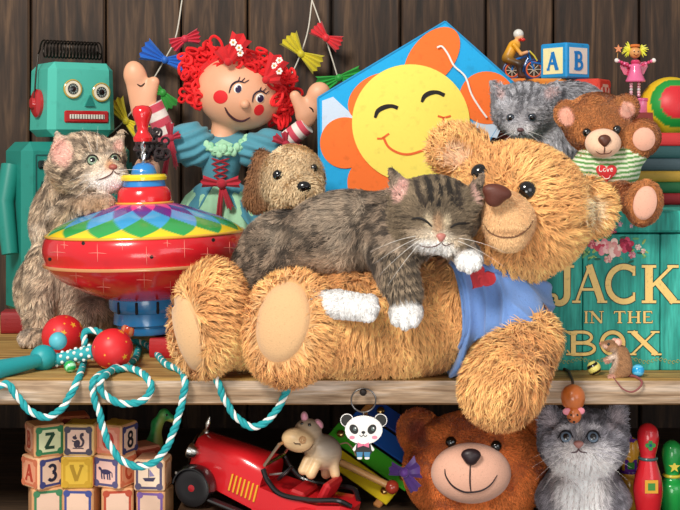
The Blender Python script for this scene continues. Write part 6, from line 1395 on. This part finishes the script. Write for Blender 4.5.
m = MB(); line_on(m, Hz, [(445, 469), (446, 476), (452, 485), (462, 491), (471, 492), (482, 490), (491, 484), (497, 475)], 1., '#2a1a1e', 30, .5, Yo); m.build('mouth', MATTE(), R_, True, world=True)
for (u, v) in ((451, 442), (496, 446)): eyeball('eye', Ho, u, v, 5.5, R_, slit=1, sink=-.25, Y=Yo)
m = MB(); c = P(404, 472, .06)
for (a, L_, w_) in ((165, 15, 14), (20, 16, 24), (-55, 22, 13)): fan(m, c, a, L_, 7, w_, '#45206e', Yo, 2, 1.6, S(.06), 2)
m.ball(c-np.array([0, .002, 0]), 5*S(.06), '#5b2a86'); m.build('bow', M('ribbon_cloth', rough=.5, var=.08, vs=120, sheen=.3), R_, True, world=True)

# ------------------------------------------------------------ grey and white kitten on the lower shelf
Yl = .062; R_ = root('grey_kitten', 'grey and white kitten with blue eyes looking up from the lower shelf', 'kitten', (X_(582, Yl), Yl+.02, LZ)); kv = 150+(ZC-LZ)/S(Yl+.02)
g = [E(583, 443, Yl, 42, 32, 32, 0, k=10), E(581, 450, Yl-.03, 20, 13, 14, 0, k=8), E(583, 495, Yl+.02, 38, 40, 32, 0, k=16), E(583, kv-22, Yl+.02, 44, 22, 34, k=10), K(568, 490, Yl-.01, 13, 566, kv-9, Yl-.01, 10, k=6), K(598, 490, Yl-.01, 13, 600, kv-9, Yl-.01, 10, k=6)]
g += catear((556, 428), (546, 406), Yl, 17, (557, 430))+catear((610, 428), (621, 405), Yl, 17, (608, 430))
b_ = sdf_mesh(g, 1.5, Yl); Hk2 = Hit(b_)
hs = strokes_col([([(568, 412), (571, 420), (572, 428)], 2.8, '#46434a', .8), ([(578, 411), (579, 420), (579, 428)], 2.4, '#46434a', .75), ([(590, 411), (589, 420), (588, 428)], 2.8, '#46434a', .8), ([(600, 414), (597, 422)], 2.2, '#46434a', .7), ([(544, 440), (554, 446)], 2, '#55525a', .6), ([(612, 446), (622, 440)], 2, '#55525a', .6), ([(604, 442), (614, 444)], 2, '#55525a', .6)])
gp = painter(g, '#86828a', [(582, 466, 30, 16, 0, '#fbf3f2', .5), (582, 492, 24, 28, 0, '#fbf3f2', .5), (566, 450, 16, 9, 0, '#d8d2d6', .7, .8), (598, 450, 16, 9, 0, '#d8d2d6', .7, .8), (579, 452, 14, 7, 0, '#efe6e4', .6), (579, 434, 4, 9, 0, '#b7b0b2', .7, .8), (566, 429, 8, 4, 10, '#d0cacf', .6, .7), (593, 429, 8, 4, -10, '#d0cacf', .6, .7), (552, 421, 7, 11, 20, '#a89a9e', .6, .8), (613, 421, 7, 11, -20, '#a89a9e', .6, .8)], chain(tabby('#86828a', '#3a373f', '#b8b4bc', 13, (1, .1), .55, 21), hs))
def lmk(p):
    U, V_ = uv(p); r = np.ones(len(p)); r[((U-583)/30)**2+((V_-438)/26)**2 < 1] = .45; return r
def cbk(p, n):
    U, V_ = uv(p); c = np.zeros((len(p), 3)); c[:, 0] = (U-580)/40; c[:, 2] = -(V_-446)/26; c[V_ > 470, 2] = -1; return c
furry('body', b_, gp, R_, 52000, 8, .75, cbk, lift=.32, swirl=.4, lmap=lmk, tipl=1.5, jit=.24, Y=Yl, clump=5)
for (u, v) in ((566, 437.5), (592.5, 437.5)): eyeball('eye', Hk2, u, v, 6.2, R_, iris='#6f8296', pupil='#06070a', slit=1, sink=.05, look=(.0, .35), Y=Yl)
m = MB()
for c_ in ((566, 437.5), (592.5, 437.5)): line_on(m, Hk2, [(c_[0]-7.5, c_[1]+1.5), (c_[0]-3, c_[1]-5.4), (c_[0]+3.5, c_[1]-5.2), (c_[0]+7.5, c_[1]+1)], .9, '#1d1a20', 16, 1.8, Yl)
m.build('eyelid', MATTE(), R_, True, world=True)
nb = sdf_mesh([E(578.5, 443.5, Yl-.062, 5.2, 3, 4), E(578.5, 446, Yl-.062, 2.4, 2.4, 3, k=2.5)], .7, Yl); solid('nose', nb, lambda p, n: np.tile(hexc('#b07a72'), (len(p), 1)), R_, VINYL())
m = MB(); line_on(m, Hk2, [(578.5, 448), (577, 451.5), (571, 452.5)], .7, '#5b4046', 10, 1.2, Yl); line_on(m, Hk2, [(578.5, 448), (580.5, 451.5), (587, 452.5)], .7, '#5b4046', 10, 1.2, Yl); m.build('mouth', MATTE(), R_, True, world=True)
whiskers(R_, Hk2, [(566, 450, -1, .2), (567, 453, -1, .5), (568, 455, -.9, .85), (568, 447, -1, 0), (592, 450, 1, .2), (591, 453, 1, .5), (590, 455, .9, .85), (591, 447, 1, 0)], 40, Y=Yl)

# ------------------------------------------------------------ skittles
def skittle(label, u, vtop, Y, col, band, deco, rmax=11., group='painted wooden skittles at the lower right'):
    s = S(Y); H = (ZC-LZ)/s-(vtop-150); r = root('skittle', label, 'skittle', (X_(u, Y), Y, LZ), (0, 0, 0), group); zn = H-36; m = MB(s)
    prof = spline([(rmax*.62, 0, 0), (rmax*.8, 2, 0), (rmax*1.15, H*.28, 0), (rmax*1.1, H*.42, 0), (rmax*.72, zn-3, 0), (rmax*.6, zn+3, 0), (rmax*.72, zn+10, 0), (rmax*.86, zn+22, 0), (rmax*.7, zn+31, 0), (rmax*.3, H-.8, 0), (.3, H, 0)], 44)[:, :2]
    m.lathe(prof.tolist(), (0, 0, 0), col, seg=40); m.build('body', GLOSS(), r, True); Hs_ = HitM(m)
    m = MB(s); m.tube([(rmax*.66*cos(t), rmax*.66*sin(t), zn+1) for t in np.linspace(0, 2*pi, 30, endpoint=False)], 1.6, band, 8, True); m.build('neck_band', GLOSS(), r, True)
    for kind, dz, c, sz_ in deco:
        dz = {'cross': zn+16, 'square': zn-24}.get(kind, dz) if dz == 0 else dz
        yy = -rmax*(.9 if dz > zn+5 else 1.1)*s-.0002
        yy = -float(np.interp(dz, prof[:, 1], prof[:, 0]))*s-.0001
        m = MB(); fr_ = ((0, yy, dz*s), (1, 0, 0), (0, 0, 1))
        if kind == 'cross':
            for k in range(4): a = k*pi/2; m.prism([(sz_*s*(.55*cos(a)+.4*cos(t)), sz_*s*(.55*sin(a)+.4*sin(t))) for t in np.linspace(0, 2*pi, 14, endpoint=False)], .0006, fr_, c)
            m.prism([(sz_*s*.28*cos(t), sz_*s*.28*sin(t)) for t in np.linspace(0, 2*pi, 12, endpoint=False)], .001, fr_, '#1d3a70')
        elif kind == 'star': m.prism([(x*sz_*s, y*sz_*s) for x, y in star(1.)], .0008, fr_, c)
        else:
            m.prism([(-sz_*s, -sz_*s), (sz_*s, -sz_*s), (sz_*s, sz_*s), (-sz_*s, sz_*s)], .0006, fr_, c); k = sz_*.55; m.prism([(-k*s, -k*s), (k*s, -k*s), (k*s, k*s), (-k*s, k*s)], .001, fr_, '#3f8a3a')
        m.build('painted_'+kind, GLOSS(), r)
    return r
skittle('yellow wooden skittle with a purple star behind the red one', 629, 436, .135, '#e8a83a', '#5b2a86', [('star', 86-17, '#5b2a86', 7), ('square', 45, '#5b2a86', 6)], 12)
skittle('red wooden skittle with a green flower and a grey neck band', 648, 423, .075, '#cf222c', '#3f5a5c', [('cross', 0, '#2a8a3c', 5.5), ('square', 0, '#e0a030', 6.5)], 12.5)
skittle('green wooden skittle at the right edge', 672, 440, .105, '#1f9a44', '#d8c43a', [('star', 50, '#e8d24a', 6)], 12)
